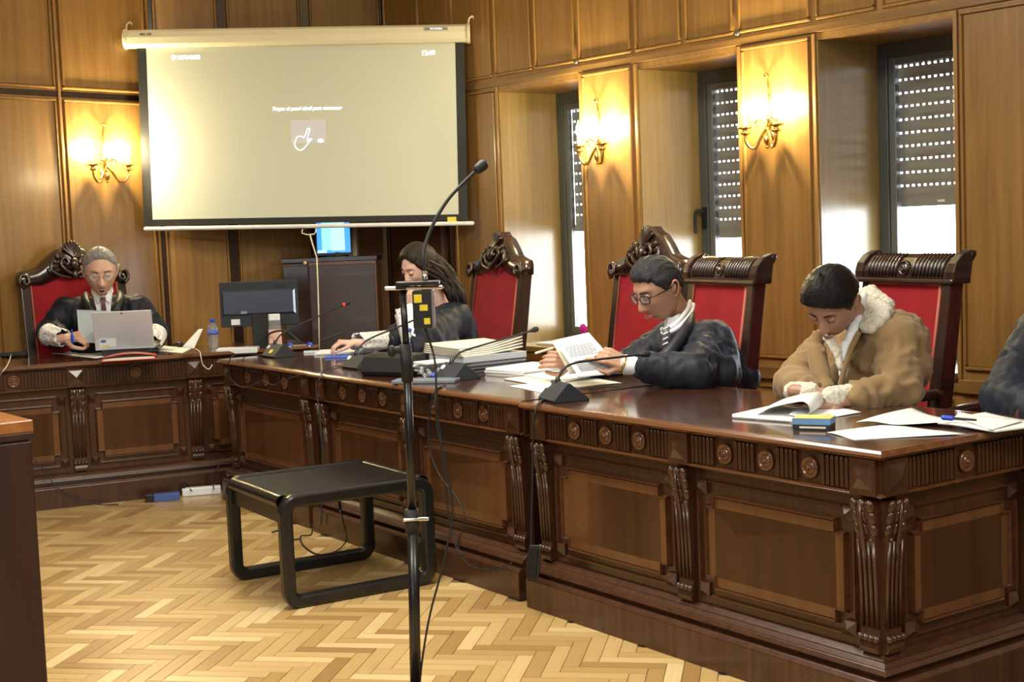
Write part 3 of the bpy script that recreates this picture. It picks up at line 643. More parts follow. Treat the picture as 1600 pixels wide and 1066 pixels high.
        p = MB(); p.plate(out, -.026, .02); tilted(p).build('back_cushion', M['red'], t, .006)
        pp = MB(); pp.tube([(x, -.028, z) for x, z in out], .009, 6, closed=True); tilted(pp).build('piping', M['piping'], t)
        ld = MB(); ld.box(-h-.02, h+.02, -.055, .04, 1.130, 1.150); tilted(ld).build('ledge', wd, t, .006)
        pf = [(-.034, 1.145), (-.040, 1.175), (-.034, 1.200), (-.012, 1.228), (.020, 1.242), (.040, 1.240), (.040, 1.225), (.028, 1.21), (.030, 1.145)]
        k = MB(); k.prof(pf, -h+.01, h-.01); tilted(k).build('crest_rail', wd, t, .004)
        fl2 = MB(); n = 22
        for i in range(n):
            x = -h+.055+(2*h-.11)*i/(n-1)
            if abs(x) < .045: continue
            fl2.tube([(x, -.036, 1.155), (x, -.042, 1.176), (x, -.036, 1.202), (x, -.014, 1.229), (x, .012, 1.242)], [.005, .0075, .0075, .0075, .005], 6)
        tilted(fl2).build('crest_fluting', wd, t)['kind'] = 'stuff'
        ro = MB(); ro.lathe([(.030, .006), (.030, -.004), (.025, -.010), (.024, -.004), (.018, -.004), (.014, -.014), (.006, -.018), (.001, -.012)], (0, -.038, 1.188), 18, 'y'); tilted(ro).build('rosette', wd, t)
        for s_ in (-1, 1):
            e = MB(); e.prof([(-.046, 1.145), (-.050, 1.175), (-.044, 1.208), (-.018, 1.240), (.024, 1.256), (.048, 1.254), (.052, 1.235), (.036, 1.21), (.036, 1.145)], s_*h-.022, s_*h+.022); e.tube([(s_*h-.024, .036, 1.240), (s_*h+.024, .036, 1.240)], .014, 10); tilted(e).build('crest_end', wd, t, .004)
def chair(kind, label, px, py, Y, rz, W_=.58, sc=1):
    p = W(px, py, Y); off = (p.z-.45)*math.sin(math.radians(9)); a = rz
    t = thing('carved_armchair', label, 'chair', (p.x+math.sin(a)*off, p.y-math.cos(a)*off, 0), a, 'carved court armchairs'); t.scale = (sc, sc, sc)
    chair_parts(t, kind, W_); return t
chair('ornate', 'carved armchair with red velvet back behind the grey haired judge', 118, 485, 8.36, math.radians(34), .62, 1.03)
chair('ornate', 'empty carved armchair with red velvet back right of the long haired woman', 778, 480, 7.95, math.radians(-60), .60)
chair('ornate', 'carved armchair with pointed crest just left of the bespectacled man', 1013, 482, 6.85, math.radians(-60), .58)
chair('fluted', 'red backed armchair with fluted top right behind the bespectacled man', 1128, 500, 6.10, math.radians(-66), .54)
chair('fluted', 'red backed armchair with fluted top behind the man in the sheepskin jacket', 1417, 500, 5.50, math.radians(-66), .54)
chair('fluted', 'armchair under the person cut off by the right edge', 1740, 560, 4.95, math.radians(-62), .54)
# ---------------------------------------------------------------- desk microphones
DA = math.radians(34.7)                                            # direction from the desk front to the sitters
def hplane(x, y, org, hd):                                         # point on the upright plane through org along heading hd
    n = Vector((-math.sin(hd), math.cos(hd), 0)); d = ray(x, y); return CP+d*((org-CP).dot(n)/d.dot(n))
M['red_led'] = mat('red_ring', (.6, .01, .01), .3, emit=(1, .02, .02), es=2.5)
M['yellow'] = mat('yellow_tape', (.78, .62, .03), .5)
M['bluegrey'] = mat('blue_grey_plastic', (.10, .13, .20), .4)
ZD = .7603
def desk_mic(label, root, pts, hd, body='micgrey', led=False, size=1.0, bl=None, ZD=.7603):
    s = size; r3 = onz(root[0], root[1], ZD+.042*s)
    rz = hd-PI/2; t = thing('desk_microphone', label, 'microphone', (r3.x, r3.y, ZD), rz, 'gooseneck desk microphones')
    b = MB(); b.prof([(-.055*s, 0), (-.062*s, .008*s), (-.005*s, .068*s), (.006*s, .070*s), (.080*s, .010*s), (.082*s, 0)], -.055*s, .105*s); b.build('base', M[body], t, .003)
    bt = MB(); bt.lathe([(.014, 0), (.013, .004), (.001, .004)], (0, 0, 0), 16); ob = bt.build('talk_button', M['white'], t); ob.location = (-.035*s, -.022*s, .050*s); ob.rotation_euler = (math.radians(46), 0, 0)
    col = MB(); col.lathe([(.011, -.01), (.011, .012), (.007, .03), (.001, .03)], (0, -.0, .058*s), 10); col.build('neck_socket', M['black'], t)
    org = Vector((r3.x, r3.y, 0)); path = [Vector((r3.x, r3.y, ZD+.06*s))]+[hplane(x, y, org, hd) for x, y in pts]
    inv = Matrix.Rotation(-rz, 4, 'Z'); P = [inv @ (p-Vector((r3.x, r3.y, ZD))) for p in path]
    MB().tube(spl(P, 6), .0045*s, 8).build('gooseneck', M['softblack'], t)
    d = (P[-1]-P[-2]).normalized(); e = P[-1]
    MB().tube([e-d*.012, e+d*.004], .0075*s, 10).build('ring', M['red_led'] if led else M['black'], t)
    MB().cap(e+d*.006, e+d*.022, .0115*s, .0125*s, 12).build('capsule', M['softblack'], t)
    if bl: q = MB(); q.box(-.018, .018, -.001, 0, -.012, .012); oq = q.build('yellow_label', M['yellow'], t); oq.location = (bl, -.040*s, .032*s); oq.rotation_euler = (math.radians(-44), 0, 0)
    return t
desk_mic('gooseneck microphone on the desk in front of the bespectacled man', (872, 607), [(873, 590), (884, 574), (905, 566), (955, 559.5), (1003, 554)], DA-math.radians(15))
desk_mic('gooseneck microphone in front of the tall cream paper stack', (706, 577), [(707, 566), (716, 553), (735, 545), (790, 529), (832, 516.5)], DA)
desk_mic('gooseneck microphone beside the black speaker box', (557, 562), [(558, 550), (567, 537), (585, 526), (625, 510), (658, 495)], DA, size=.95)
desk_mic('gooseneck microphone with red lit ring next to the pink bottle', (430, 545), [(432, 533), (438, 524), (455, 514), (500, 493), (539, 475)], DA, led=True, bl=.03)
desk_mic('gooseneck microphone with red lit tip in front of the judge', (60, 537), [(60, 527), (64, 514), (78, 495), (98, 475), (109, 466)], math.radians(20), body='bluegrey', led=True, ZD=ZA)

# ---------------------------------------------------------------- tall microphone stand
YS = 4.0
g = W(651.5, 1133, YS); st = thing('microphone_stand', 'tall black microphone stand in the aisle with a long gooseneck', 'microphone stand', (g.x, g.y, 0))
def sp(px, py, dy=0): q = W(px, py, YS+dy); return q-Vector((g.x, g.y, 0))
MB().lathe([(.001, 0), (.13, 0), (.13, .012), (.12, .022), (.03, .034), (.02, .05), (.001, .05)], (0, 0, 0), 28).build('base', M['black'], st)
MB().tube([(0, 0, .04), sp(645, 812)], .0165, 14).build('lower_pole', M['blackpaint'], st)
MB().tube([sp(645, 815), sp(635, 545)], .0125, 14).build('middle_pole', M['blackpaint'], st)
MB().tube([sp(636, 560), sp(629, 452)], .0095, 14).build('upper_pole', M['blackpaint'], st)
c = MB(); c.tube([sp(643, 796), sp(644.5, 832)], .021, 12); cl = c.build('clamp', M['softblack'], st)
h = MB(); h.cap(sp(632, 813, -.02), sp(668, 811, -.02), .005, .005); h.build('clamp_lever', M['chrome'], cl)
c = MB(); c.tube([sp(633.5, 538), sp(636.5, 596)], .017, 12); c.tube([sp(612, 548), sp(634, 546)], [.011, .012], 10); c.ell(sp(612, 549), (.012, .012, .018)); c.build('clamp', M['softblack'], st)
tr = MB(); tr.cap(sp(603, 451, -.02), sp(690, 449, -.02), .0055); tr.cap(sp(603, 451, .03), sp(690, 449, .03), .0055); tr.build('crossbar', M['chrome'], st)
tr = MB(); q1, q2 = sp(622, 444), sp(687, 440); tr.box(q1.x, q2.x, -.04, .04, q1.z-.005, q1.z+.006); tr.build('holder_plate', M['blackpaint'], st, .003)
c = MB(); c.box(sp(619, 446).x, sp(636, 446).x, -.03, .02, sp(628, 452).z, sp(628, 440).z); c.build('holder_clip', M['black'], st, .003)
bx = MB(); q1, q2 = sp(647, 513), sp(678, 453); bx.box(q1.x, q2.x, -.022, .022, q1.z, q2.z); bx = bx.build('control_box', M['black'], st, .004)
for (a, b, c_, d) in ((647, 460, 658.5, 473.5), (656, 476, 668, 486), (663, 497, 672, 507)):
    u, v = sp(a, d, -.024), sp(c_, b, -.024); MB().box(u.x, v.x, -.0245, -.022, u.z, v.z).build('yellow_sticker', M['yellow'], bx)
u, v = sp(677.5, 512, -.02), sp(677.5, 452, -.02); MB().box(u.x-.0025, u.x+.003, -.024, .024, u.z, v.z).build('metal_edge', M['chrome'], bx)
path = spl([sp(664.5, 440), sp(663, 424), sp(661, 405), (sp(664, 385, .02)), sp(676, 352, .05), sp(700, 312, .08), sp(726, 284, .12), sp(745, 266, .14)], 6)
MB().tube(path, .0052, 10).build('gooseneck', M['softblack'], st)
MB().tube([sp(664.8, 442), sp(663.3, 424)], .0075, 10).build('gooseneck_ferrule', M['chrome'], st)
MB().cap(sp(747, 264, .14), sp(754, 258.5, .15), .0145, .0165, 16).build('capsule', M['softblack'], st)
def cable(label, pts, r=.0032, m='softblack', cat='cable', n=7): return tag(MB().tube(spl(pts, n), r, 6).build('cable', M[m]), label, cat)
cable('black cable dangling from the control box of the tall microphone stand', [W(664, 512, 4.0), W(668, 525, 4.0), W(675, 545, 4.02), W(680, 570, 4.0), W(682, 620, 3.98), W(682, 660, 4.0), W(690, 700, 4.0), W(700, 745, 4.0), W(707, 800, 4.0), W(693, 880, 4.0), W(672, 960, 4.0), W(660, 1030, 4.0), W(654, 1090, 4.0)], .0035)

# cables over the desk fronts
def fC(x, y, off=-.035): return hplane(x, y, dl(oC, AD, 0, off), AD)
def fD(x, y, off=-.035): return hplane(x, y, dl(oD, AD, 0, off), AD)
def fA(x, y, off=-.035): return hplane(x, y, dl(oA, AA, 0, off), AA)
def fB(x, y, off=-.03): return hplane(x, y, dl(oB, AD, 0, off), AD)
cable('black cable hanging from the microphone before the cream paper stack down the desk front', [onz(697, 600, .765), onz(686, 606, .765), fC(678, 614), fC(671, 650), fC(671, 700), fC(688, 745), fC(712, 775), fC(726, 810), fC(716, 850), fC(722, 868)])
cable('grey cable looping from desk to the plinth behind the microphone stand', [onz(690, 603, .765), fC(680, 620), fC(690, 690), fC(696, 760), fC(705, 830), fC(722, 872), fC(745, 888), fC(775, 890), fC(800, 880)], .003)
cable('black cable hanging from the microphone of the bespectacled man to a coil', [onz(850, 624, .765), onz(843, 629, .766), fD(837, 640), fD(833, 680), fD(832, 760), fD(830, 850), fD(833, 880)], .004)
coil = MB()
for k in range(5): cx_, cy_ = 828+k*3.0, 880; coil.tube([fD(cx_+3*math.cos(a*PI/8)+math.sin(a*PI/8)*2.2, cy_-27*math.sin(a*PI/8), -.04-.005*k) for a in range(16)], .0048, 6, closed=True)
tag(coil.build('cable_coil', M['softblack']), 'coil of black cable hanging at the joint between two desk sections', 'cable')
cable('grey cable from the microphone beside the speaker box down behind the low table', [onz(546, 572, .765), onz(528, 572, .765), onz(508, 577, .765), fC(500, 590), fC(495, 612), fC(500, 650), fC(503, 700), fC(503, 760), fC(502, 820)], .003, 'micgrey')
cable('thin dark cable draped in loops over the short desk section', [onz(415, 556, .765), onz(385, 553, .765), fB(364, 556, -.06), fB(357, 572, -.06), fB(362, 594), fB(380, 606), fB(398, 600), fB(412, 596), fB(428, 602), fB(445, 594), fB(470, 586)], .0028, 'micgrey')
cable('pale cable hanging over the judge desk edge', [onz(305, 545, .785), onz(312, 550, .783), fA(314, 558), fA(317, 570), fA(326, 577), fA(332, 570)], .003, 'cream')
cable('thin grey cable running down the judge desk to the floor', [fA(22, 680), fA(40, 702), fA(62, 727), fA(78, 748), fA(90, 763), fA(112, 775), onz(150, 788, .01), onz(185, 788, .005)], .003, 'micgrey')
cable('thin pale cable at the left end of the judge desk', [onz(40, 550, .785), onz(27, 530, .85), onz(20, 545, .79), fA(12, 570), fA(-5, 592), fA(-20, 620)], .003, 'cream')
cable('black cable looped on the floor beneath the low table', [onz(531, 800, .35), onz(530, 780, .3), onz(536, 815, .16), onz(541, 845, .03), onz(520, 864, .006), onz(495, 866, .006), onz(474, 852, .006), onz(470, 838, .01), onz(486, 836, .02), onz(488, 820, .08)], .0035)
cable('black cable lying on the floor beside the plinth under the table', [onz(425, 832, .006), onz(438, 830, .02), onz(448, 843, .006), onz(470, 842, .006)], .004)

# floor items by the judge desk
pw = thing('power_strip', 'white power strip on the floor against the judge desk', 'power strip', onz(285, 777, 0), math.radians(14))
MB().box(0, .21, 0, .05, 0, .045).build('body', M['white'], pw, .006)
for i in range(3): MB().lathe([(.018, .045), (.018, .047), (.001, .044)], (.04+.065*i, .025, 0), 14).build('socket', M['cream'], pw)
sw = MB().box(.004, .018, .012, .038, .045, .050).build('switch', M['black'], pw)
tag(MB().box(0, .135, 0, .06, 0, .04).build('box', mat('blue_card', (.06, .10, .30), .5), None, .003, onz(241, 785, 0), math.radians(12)), 'small blue box on the floor left of the white power strip', 'box')
tag(MB().box(0, .05, 0, .06, 0, .042).build('power_adapter', M['black'], None, .005, onz(227, 786, 0), math.radians(12)), 'black power adapter on the floor left of the small blue box', 'adapter')
cable('black cable rising behind the white power strip', [onz(281, 767, .04), fA(283, 758), fA(290, 755), fA(295, 762), onz(300, 768, .05)])
cable('grey cable rising from the end of the power strip', [onz(334, 765, .045), fA(333, 752), fA(337, 735), fA(345, 725)], .003, 'micgrey')

# ---------------------------------------------------------------- papers
def sheet_mb(pts, th=.0016, n=10, wav=.0, lift=None):
    """pts = four corners on the desk (world), gently waved"""
    a, b, c, d = [Vector(p) for p in pts]; m = MB(); vs = []
    for s_ in (0, 1):
        for i in range(n+1):
            for j in range(n+1):
                u, v = i/n, j/n; p = (a*(1-u)+b*u)*(1-v)+(d*(1-u)+c*u)*v
                z = wav*(math.sin(u*5+v*3)*.5+.5)+(lift(u, v) if lift else 0); vs.append(p+Vector((0, 0, z+(th if s_ else 0))))
    k = n+1; fs = []
    for i in range(n):
        for j in range(n):
            q = (i*k+j, (i+1)*k+j, (i+1)*k+j+1, i*k+j+1); fs += [q[::-1], tuple(x+k*k for x in q)]
    e = [i*k for i in range(k)]+[n*k+j for j in range(1, k)]+[i*k+n for i in range(n-1, -1, -1)]+[j for j in range(n-1, 0, -1)]
    for x, y in zip(e, e[1:]+e[:1]): fs.append((x, y, y+k*k, x+k*k))
    m.smooth = True; m.add(vs, fs); return m
def sheet(label, px, z=ZD, wav=.002, mt='paper', th=.0012, lift=None, name='paper_sheet', group=None, zz=None):
    P = [onz(x, y, (zz[i] if zz else z)) for i, (x, y) in enumerate(px)]
    return tag(sheet_mb(P, th, 10, wav, lift).build(name, M[mt]), label, 'paper', group)
def lines(par, x0, x1, y0, y1, z, n, sk=.1):
    m = MB()
    for i in range(n):
        y = y0+(y1-y0)*i/(n-1); e = x1-(x1-x0)*random.random()*sk; m.box(x0, e, y-.0008, y+.0008, z, z+.0002)
    return m.build('printed_lines', M['ink'], par)
def stack(name, label, px, py, z, w_, d_, h_, rz, mt, n=6, cat='papers', jit=.006, group=None):
    p = onz(px, py, z); t = thing(name, label, cat, p, rz, group); 
    for i in range(n):
        a, b, r = random.uniform(-jit, jit), random.uniform(-jit, jit), random.uniform(-.03, .03); z0, z1 = h_*i/n, h_*(i+1)/n-.0006
        m = MB(); m.box(-w_/2, w_/2, -d_/2, d_/2, z0, z1); m.build('sheaf', M[mt[i % len(mt)]], t, .001, (a, b, 0), r)
    return t
# tall stack in front of the empty red chair
RC = AD
M['binder'] = mat('black_binder', (.018, .02, .024), .35); M['greybinder'] = mat('grey_page_edges', (.45, .47, .50), .6)
def slab(name, label, px, py, z0, w_, d_, h_, rz, mt, cat, group=None, bevel=.002):
    p = onz(px, py, z0); return tag(MB().box(-w_/2, w_/2, -d_/2, d_/2, 0, h_).build(name, M[mt], None, bevel, p, rz), label, cat, group)
zc = ZD
q0 = onz(752, 577, ZD)
def at(o, a, x, y, z): v = dl(o, a, x, y); return Vector((v.x, v.y, z))
for i, (h_, lb) in enumerate(((.018, 'black binder at the very bottom of the tall paper stack'), (.016, 'black binder second from bottom of the tall paper stack'), (.016, 'black binder just under the grey block of pages'))):
    b = thing('binder', lb, 'binder', at(q0, AD, .01*i, -.005*i, zc), AD+.02*i, 'binders under the paper stack')
    MB().box(-.14, .14, -.16, .16, 0, .002).build('cover', M['binder'], b); MB().box(-.14, .14, -.16, .16, h_-.003, h_-.001).build('cover', M['binder'], b); MB().box(-.14, -.136, -.16, .16, .002, h_-.003).build('spine', M['binder'], b); MB().box(-.134, .134, -.155, .155, .0022, h_-.0032).build('pages', M['greybinder'], b); zc += h_
t = thing('paper_block', 'grey block of bound pages in the tall paper stack', 'papers', at(q0, AD, -.01, 0, zc), AD)
MB().box(-.15, .15, -.18, .16, 0, .026).build('pages', M['greybinder'], t, .001); MB().box(-.151, .151, -.181, .161, .026, .028).build('cover_sheet', M['white'], t); zc += .029
t = thing('case_file', 'thick cream case file with curled corner on top of the tall stack', 'file', at(q0, AD, -.03, -.02, zc), AD-.05)
for i in range(5):
    L_ = .0085
    vs = sheet_mb([(-.17+.004*i, -.17, L_*i), (.17, -.16-.004*i, L_*i), (.16, .17, L_*i), (-.17, .16, L_*i)], L_-.0006, 8, .0, (lambda u, v, i=i: .045*max(0, (u-.55))*max(0, v-.45)*4*(.4+.15*i)+.004*max(0, .3-u)*i)); vs.build('sheaf', M['paper2'], t)
for i in range(4):
    p = onz(664+i*4, 583-i*5, ZD+.004+.018*i); tag(MB().box(-.05, .05, -.07, .07, 0, .012).build('folded_papers', M['paper' if i % 2 else 'white'], None, .003, p, AD+.12*i-.3), ['folded white papers lowest at the left end of the tall stack', 'folded papers second up at the left end of the tall stack', 'folded papers third up at the left end of the tall stack', 'folded papers uppermost at the left end of the tall stack'][i], 'papers', 'folded papers beside the tall stack')
pb = thing('plastic_bag', 'crumpled clear and blue plastic wrapper beside the tall paper stack', 'wrapper', onz(672, 591, ZD), .2)
cr = MB(); M['clear'] = mat('clear_plastic', (.92, .96, 1), .08, trans=.85); M['clear'].node_tree.nodes['Principled BSDF'].inputs['IOR'].default_value = 1.3
for i in range(10): cr.ell((random.uniform(-.05, .05), random.uniform(-.02, .02), random.uniform(.012, .04)), (random.uniform(.01, .022), .012, random.uniform(.008, .014)), Euler((random.random()*2, random.random()*2, 0)), 7, 5)
cr.build('film', M['clear'], pb); MB().ell((.015, -.02, .012), (.02, .012, .01)).ell((.04, -.015, .010), (.016, .012, .008)).build('blue_part', mat('blue_plastic', (.02, .07, .55), .35), pb)
M['blueplastic'] = bpy.data.materials['blue_plastic']
tag(MB().box(-.13, .15, -.05, .05, 0, .016).build('tablet', mat('grey_tablet', (.16, .18, .22), .35), None, .004, onz(662, 598, ZD), AD+.75), 'flat grey tablet lying at the desk edge behind the microphone stand', 'tablet')
# white stack between tall stack and bespectacled man
stack('paper_stack', 'low pile of white papers right of the tall cream stack', 826, 582, ZD, .24, .30, .030, AD+.15, ['paper', 'white'], 6)
sheet('cream edged notebook lying flat before the white pile', [(788, 594), (835, 602), (868, 597), (838, 588)], wav=.001, mt='paper2', th=.006, name='notebook')
sheet('loose white sheet under the papers of the bespectacled man', [(835, 602), (905, 605), (972, 600), (915, 588)], wav=.003)
sheet('loose white sheet slipping out left of the desk microphone', [(795, 604), (850, 614), (880, 606), (845, 598)], wav=.001)
sheet('white sheet lying near the hands of the bespectacled man', [(800, 585), (880, 598), (935, 588), (870, 578)], z=ZD+.006, wav=.003)
# black conference speaker
sb = thing('speaker_box', 'black speaker box on the desk behind the microphone stand', 'speaker', onz(616, 586, ZD), AD+.42)
m = MB(); m.prof([(-.07, 0), (-.082, .02), (-.06, .085), (-.03, .098), (.07, .098), (.08, .0)], -.13, .13); m.build('body', M['black'], sb, .006); MB().prof([(-.0835, .022), (-.0645, .080), (-.0625, .080), (-.081, .022)], -.12, .12).build('grille', M['softblack'], sb)
# bottles
def bottle(label, px, py, h, r, cap='blueplastic', z=ZD):
    p = onz(px, py, z); t = thing('water_bottle', label, 'bottle', p, 0, 'plastic water bottles')
    MB().lathe([(r*.85, 0), (r, .006), (r*.96, h*.16), (r, h*.2), (r*.95, h*.3), (r, h*.4), (r, h*.68), (r*.8, h*.78), (r*.42, h*.87), (r*.38, h*.90), (r*.36, h*.905)], (0, 0, 0), 20).build('body', M['clear'], t)
    MB().lathe([(r*.45, h*.89), (r*.46, h*.995), (r*.3, h), (.001, h)], (0, 0, 0), 16).build('cap', M[cap], t)
    MB().lathe([(r*1.01, h*.46), (r*1.01, h*.62)], (0, 0, 0), 20).build('bottle_label', M['labelblue'], t)
M['labelblue'] = mat('blue_white_label', (.10, .16, .60), .4)
bottle('clear water bottle with blue cap beside the big monitor', 334, 544, .170, .031, z=ZA); bottle('clear water bottle with blue cap below the resting arm of the woman', 641, 562, .160, .031)
t = thing('pink_bottle', 'tall square bottle with pink drink and white lid by the monitor', 'bottle', onz(431, 549, ZD), .2)
MB().prism(rounded(-.036, .036, -.03, .03, .009, 3), 0, .125).build('drink', mat('pink_drink', (.85, .52, .46), .4), t)
MB().prism(rounded(-.034, .034, -.028, .028, .009, 3), .125, .178).build('clear_neck', M['clear'], t); MB().prism(rounded(-.032, .032, -.026, .026, .009, 3), .176, .212).build('lid', M['white'], t, .003)
# monitor seen from behind
YM = 8.12
a, b = W(346, 512, YM), W(463, 437, YM); mc = (a.x+b.x)/2
mt_ = thing('computer_monitor', 'large black monitor seen from behind on the corner of the desks', 'monitor', (mc, YM, ZD), math.radians(3))
hw = (b.x-a.x)/2; z0, z1 = a.z-ZD, b.z-ZD
M['monback'] = mat('monitor_shell', (.045, .055, .085), .22, coat=.3)
MB().box(-hw, hw, 0, .03, z0, z1).build('shell', M['micgrey'], mt_, .005)
sh2 = MB().raised(-hw+.012, hw-.012, z0+.065, z1-.05, 0, -.016, .012).build('back_cover', M['monback'], mt_)
text('maker_writing', 'acer', .036, M['softblack'], Matrix.Translation((hw-.085, -.002, z1-.028)) @ TXF, mt_, .001, True)
MB().box(-hw+.06, -hw+.11, -.002, 0, z0+.012, z0+.045).build('label_sticker', M['white'], mt_); MB().box(-hw+.12, -hw+.155, -.0165, -.014, z0+.075, z0+.09).build('label_sticker', M['ink'], mt_)
MB().box(-hw+.045, -hw+.15, -.004, -.001, z1-.078, z1-.07).build('port_strip', M['chrome'], mt_)
s = MB(); s.box(-.045, .045, -.01, .02, 0.005, z0+.1); s.build('stand_neck', M['softblack'], mt_, .004); MB().box(-.12, .12, -.08, .1, 0, .012).build('stand_base', M['softblack'], mt_, .004)
tag(MB().box(-.115, .115, -.06, .06, 0, .03).build('white_tray', M['white'], None, .004, (W(371, 530, YM-.16).x, YM-.16, ZD), math.radians(3)), 'flat white tray standing in front of the big black monitor', 'tray')
cable('grey cable arching beside the base of the big monitor', [W(400, 536, 8.0), W(412, 530, 7.95), W(424, 520, 7.9), W(445, 517, 7.85), W(460, 527, 7.8), W(470, 536, 7.75)], .006, 'micgrey')
hd = thing('headset', 'blue and white headset lying right of the pink bottle', 'headset', onz(468, 545, ZD), .3)
m = MB(); m.tube([(.06*math.cos(a*PI/12), .05*math.sin(a*PI/12), .012) for a in range(-2, 15)], .006, 8); m.build('band', M['white'], hd); MB().ell((.06, 0, .018), (.018, .02, .018)).ell((-.05, .03, .018), (.018, .02, .018)).build('ear_cushions', M['blueplastic'], hd)
stack('paper_stack', 'flat white papers beneath the writing hand of the woman', 545, 551, ZD, .34, .24, .012, AD+.9, ['paper', 'white'], 3)
slab('notebook', 'blue edged notebook in front of the writing hand of the woman', 535, 558, ZD, .17, .10, .010, AD+.9, 'labelblue', 'notebook')
t = thing('keypad', 'small grey keypad lying left of the woman\'s papers', 'keypad', onz(490, 551, ZD), AD+.9)
MB().box(-.05, .05, -.03, .03, 0, .012).build('body', M['white'], t, .002)
for i in range(4):
    for j in range(2): MB().box(-.04+.02*i, -.026+.02*i, -.02+.02*j, -.006+.02*j, .012, .015).build('key', M['micgrey'], t)
# ---- judge desk things
p = onz(196, 556, ZA); p.z += .036
lp = thing('laptop', 'silver laptop seen from behind on the judge desk', 'laptop', p, math.radians(5))
MB().box(-.13, .13, .01, .19, -.036, 0).build('riser', M['black'], lp, .004)
Wl = .325
MB().box(-Wl/2, Wl/2, .0, .21, 0, .014).build('keyboard_deck', mat('silver_deck', (.55, .56, .58), .35, metal=.6), lp, .003)
m = MB(); m.add([(-Wl/2, 0, .012), (Wl/2, 0, .012), (Wl/2, .006, .012), (-Wl/2, .006, .012), (-Wl/2, -.040, .216), (Wl/2, -.040, .216), (Wl/2, -.034, .217), (-Wl/2, -.034, .217)], [(3, 2, 1, 0), (4, 5, 6, 7), (0, 1, 5, 4), (1, 2, 6, 5), (2, 3, 7, 6), (3, 0, 4, 7)])
ld = m.build('lid', mat('silver_lid', (.62, .62, .66), .32, metal=.35), lp, .003)
lt = Matrix.Rotation(math.radians(11.1), 4, 'X')
def onlid(name, x0, x1, z0, z1, mt, d=.0): m = MB(); m.box(x0, x1, -.0012-d, -.0002, z0, z1); o = m.build(name, mt, ld); o.location = (0, -.0, .012); o.rotation_euler = (math.radians(11.1), 0, 0); return o
onlid('sticker', -.135, -.045, .005, .055, M['white']); onlid('flag_patch', -.128, -.100, .032, .048, M['labelblue'], .0006); onlid('yellow_patch', -.125, -.08, .010, .017, M['yellow'], .0006); onlid('camera_dot', -.006, .004, .192, .199, M['black'])
fo = thing('red_folder', 'red folder with papers lying in front of the laptop', 'folder', onz(203, 562, ZA), math.radians(15))
MB().box(-.15, .14, -.07, .07, 0, .004).build('cover', mat('red_card', (.45, .05, .02), .5), fo, .001); MB().box(-.14, .13, -.06, .066, .004, .016).build('pages', M['paper2'], fo, .001)
m = sheet_mb([(-.14, -.07, .017), (.14, -.068, .017), (.14, .065, .017), (-.14, .06, .017)], .003, 8, 0, lambda u, v: .018*math.sin(u*PI)); m.build('cover', bpy.data.materials['red_card'], fo)
sheet('white sheets spread on the judge desk below his writing hand', [(68, 552), (150, 560), (190, 553), (120, 546)], z=ZA, wav=.003)
tag(sheet_mb([onz(86, 548, ZA), onz(118, 553, ZA), onz(134, 547, ZA), onz(105, 543, ZA)], .003, 8, .010).build('crumpled_tissue', M['paper']), 'crumpled white tissue beside the judge\'s writing hand', 'tissue')
tag(sheet_mb([W(285, 543, 7.72), W(303, 545, 7.7), W(317, 515, 7.78), W(311, 515, 7.8)], .002, 8, .002).build('paper_sheet', M['paper']), 'sheet of paper leaning upright left of the water bottle', 'paper')
sheet('flat white sheets right of the laptop', [(240, 549), (285, 552), (300, 545), (250, 540)], z=ZA, wav=.002)
m = MB(); m.ell((0, 0, .018), (.022, .02, .018)); m.cap((-.02, 0, .02), (-.05, .01, .012), .008, .006); tag(m.build('headphone', M['black'], None, 0, onz(281, 543, ZA)), 'small black earphone pod right of the laptop', 'earphone')
m = MB()
for i in range(5): m.box(-.02+.009*i, -.013+.009*i, -.01, .01, 0, .02+.004*i)
tag(m.build('dark_case', M['softblack'], None, .003, onz(20, 551, ZA), .2), 'row of thin black cases at the left end of the judge desk', 'case')
m = MB(); m.box(-.14, .14, -.04, .04, 0, .022); tag(m.build('black_folder', M['binder'], None, .004, onz(22, 556, ZA), math.radians(8)), 'black folder at the left end of the judge desk', 'folder')

# ---- things on the near desk
M['yellowbox'] = mat('yellow_carton', (.72, .52, .10), .5); M['bluebox'] = mat('pale_blue_carton', (.16, .32, .58), .45)
p = onz(1239, 672, ZD); yb = thing('small_box', 'small flat box with yellow top and blue side near the desk edge', 'box', p, AD+.52)
MB().box(0, .112, 0, .075, 0, .017).build('box_tray', M['binder'], yb, .001); MB().box(-.0008, .1128, -.0008, .0758, .017, .036).build('lid_side', M['bluebox'], yb, .001); MB().box(-.001, .113, -.001, .076, .0362, .0368).build('lid_top', M['yellowbox'], yb)
MB().box(.02, .10, -.0015, -.0005, .006, .012).build('print_strip', M['paper2'], yb)
fp = thing('flip_pad', 'stapled document folded open with its top pages curled over', 'document', onz(1240, 652, ZD), AD+.45)
c0 = onz(1240, 652, ZD)
def fpw(x, y, z): q = onz(x, y, z)-c0; return Matrix.Rotation(-(AD+.45), 4, 'Z') @ q
sheet_mb([fpw(1144, 650, ZD), fpw(1238, 657, ZD), fpw(1297, 650, ZD), fpw(1215, 634, ZD)], .006, 10, 0).build('lower_pages', M['paper'], fp)
sheet_mb([fpw(1240, 652, ZD), fpw(1290, 655, ZD), fpw(1346, 646, ZD), fpw(1300, 634, ZD)], .003, 10, .002).build('back_pages', M['paper'], fp)
A_, B_ = fpw(1205, 651, ZD), fpw(1176, 633, ZD); ed = fpw(1262, 655, ZD), fpw(1298, 636, ZD)
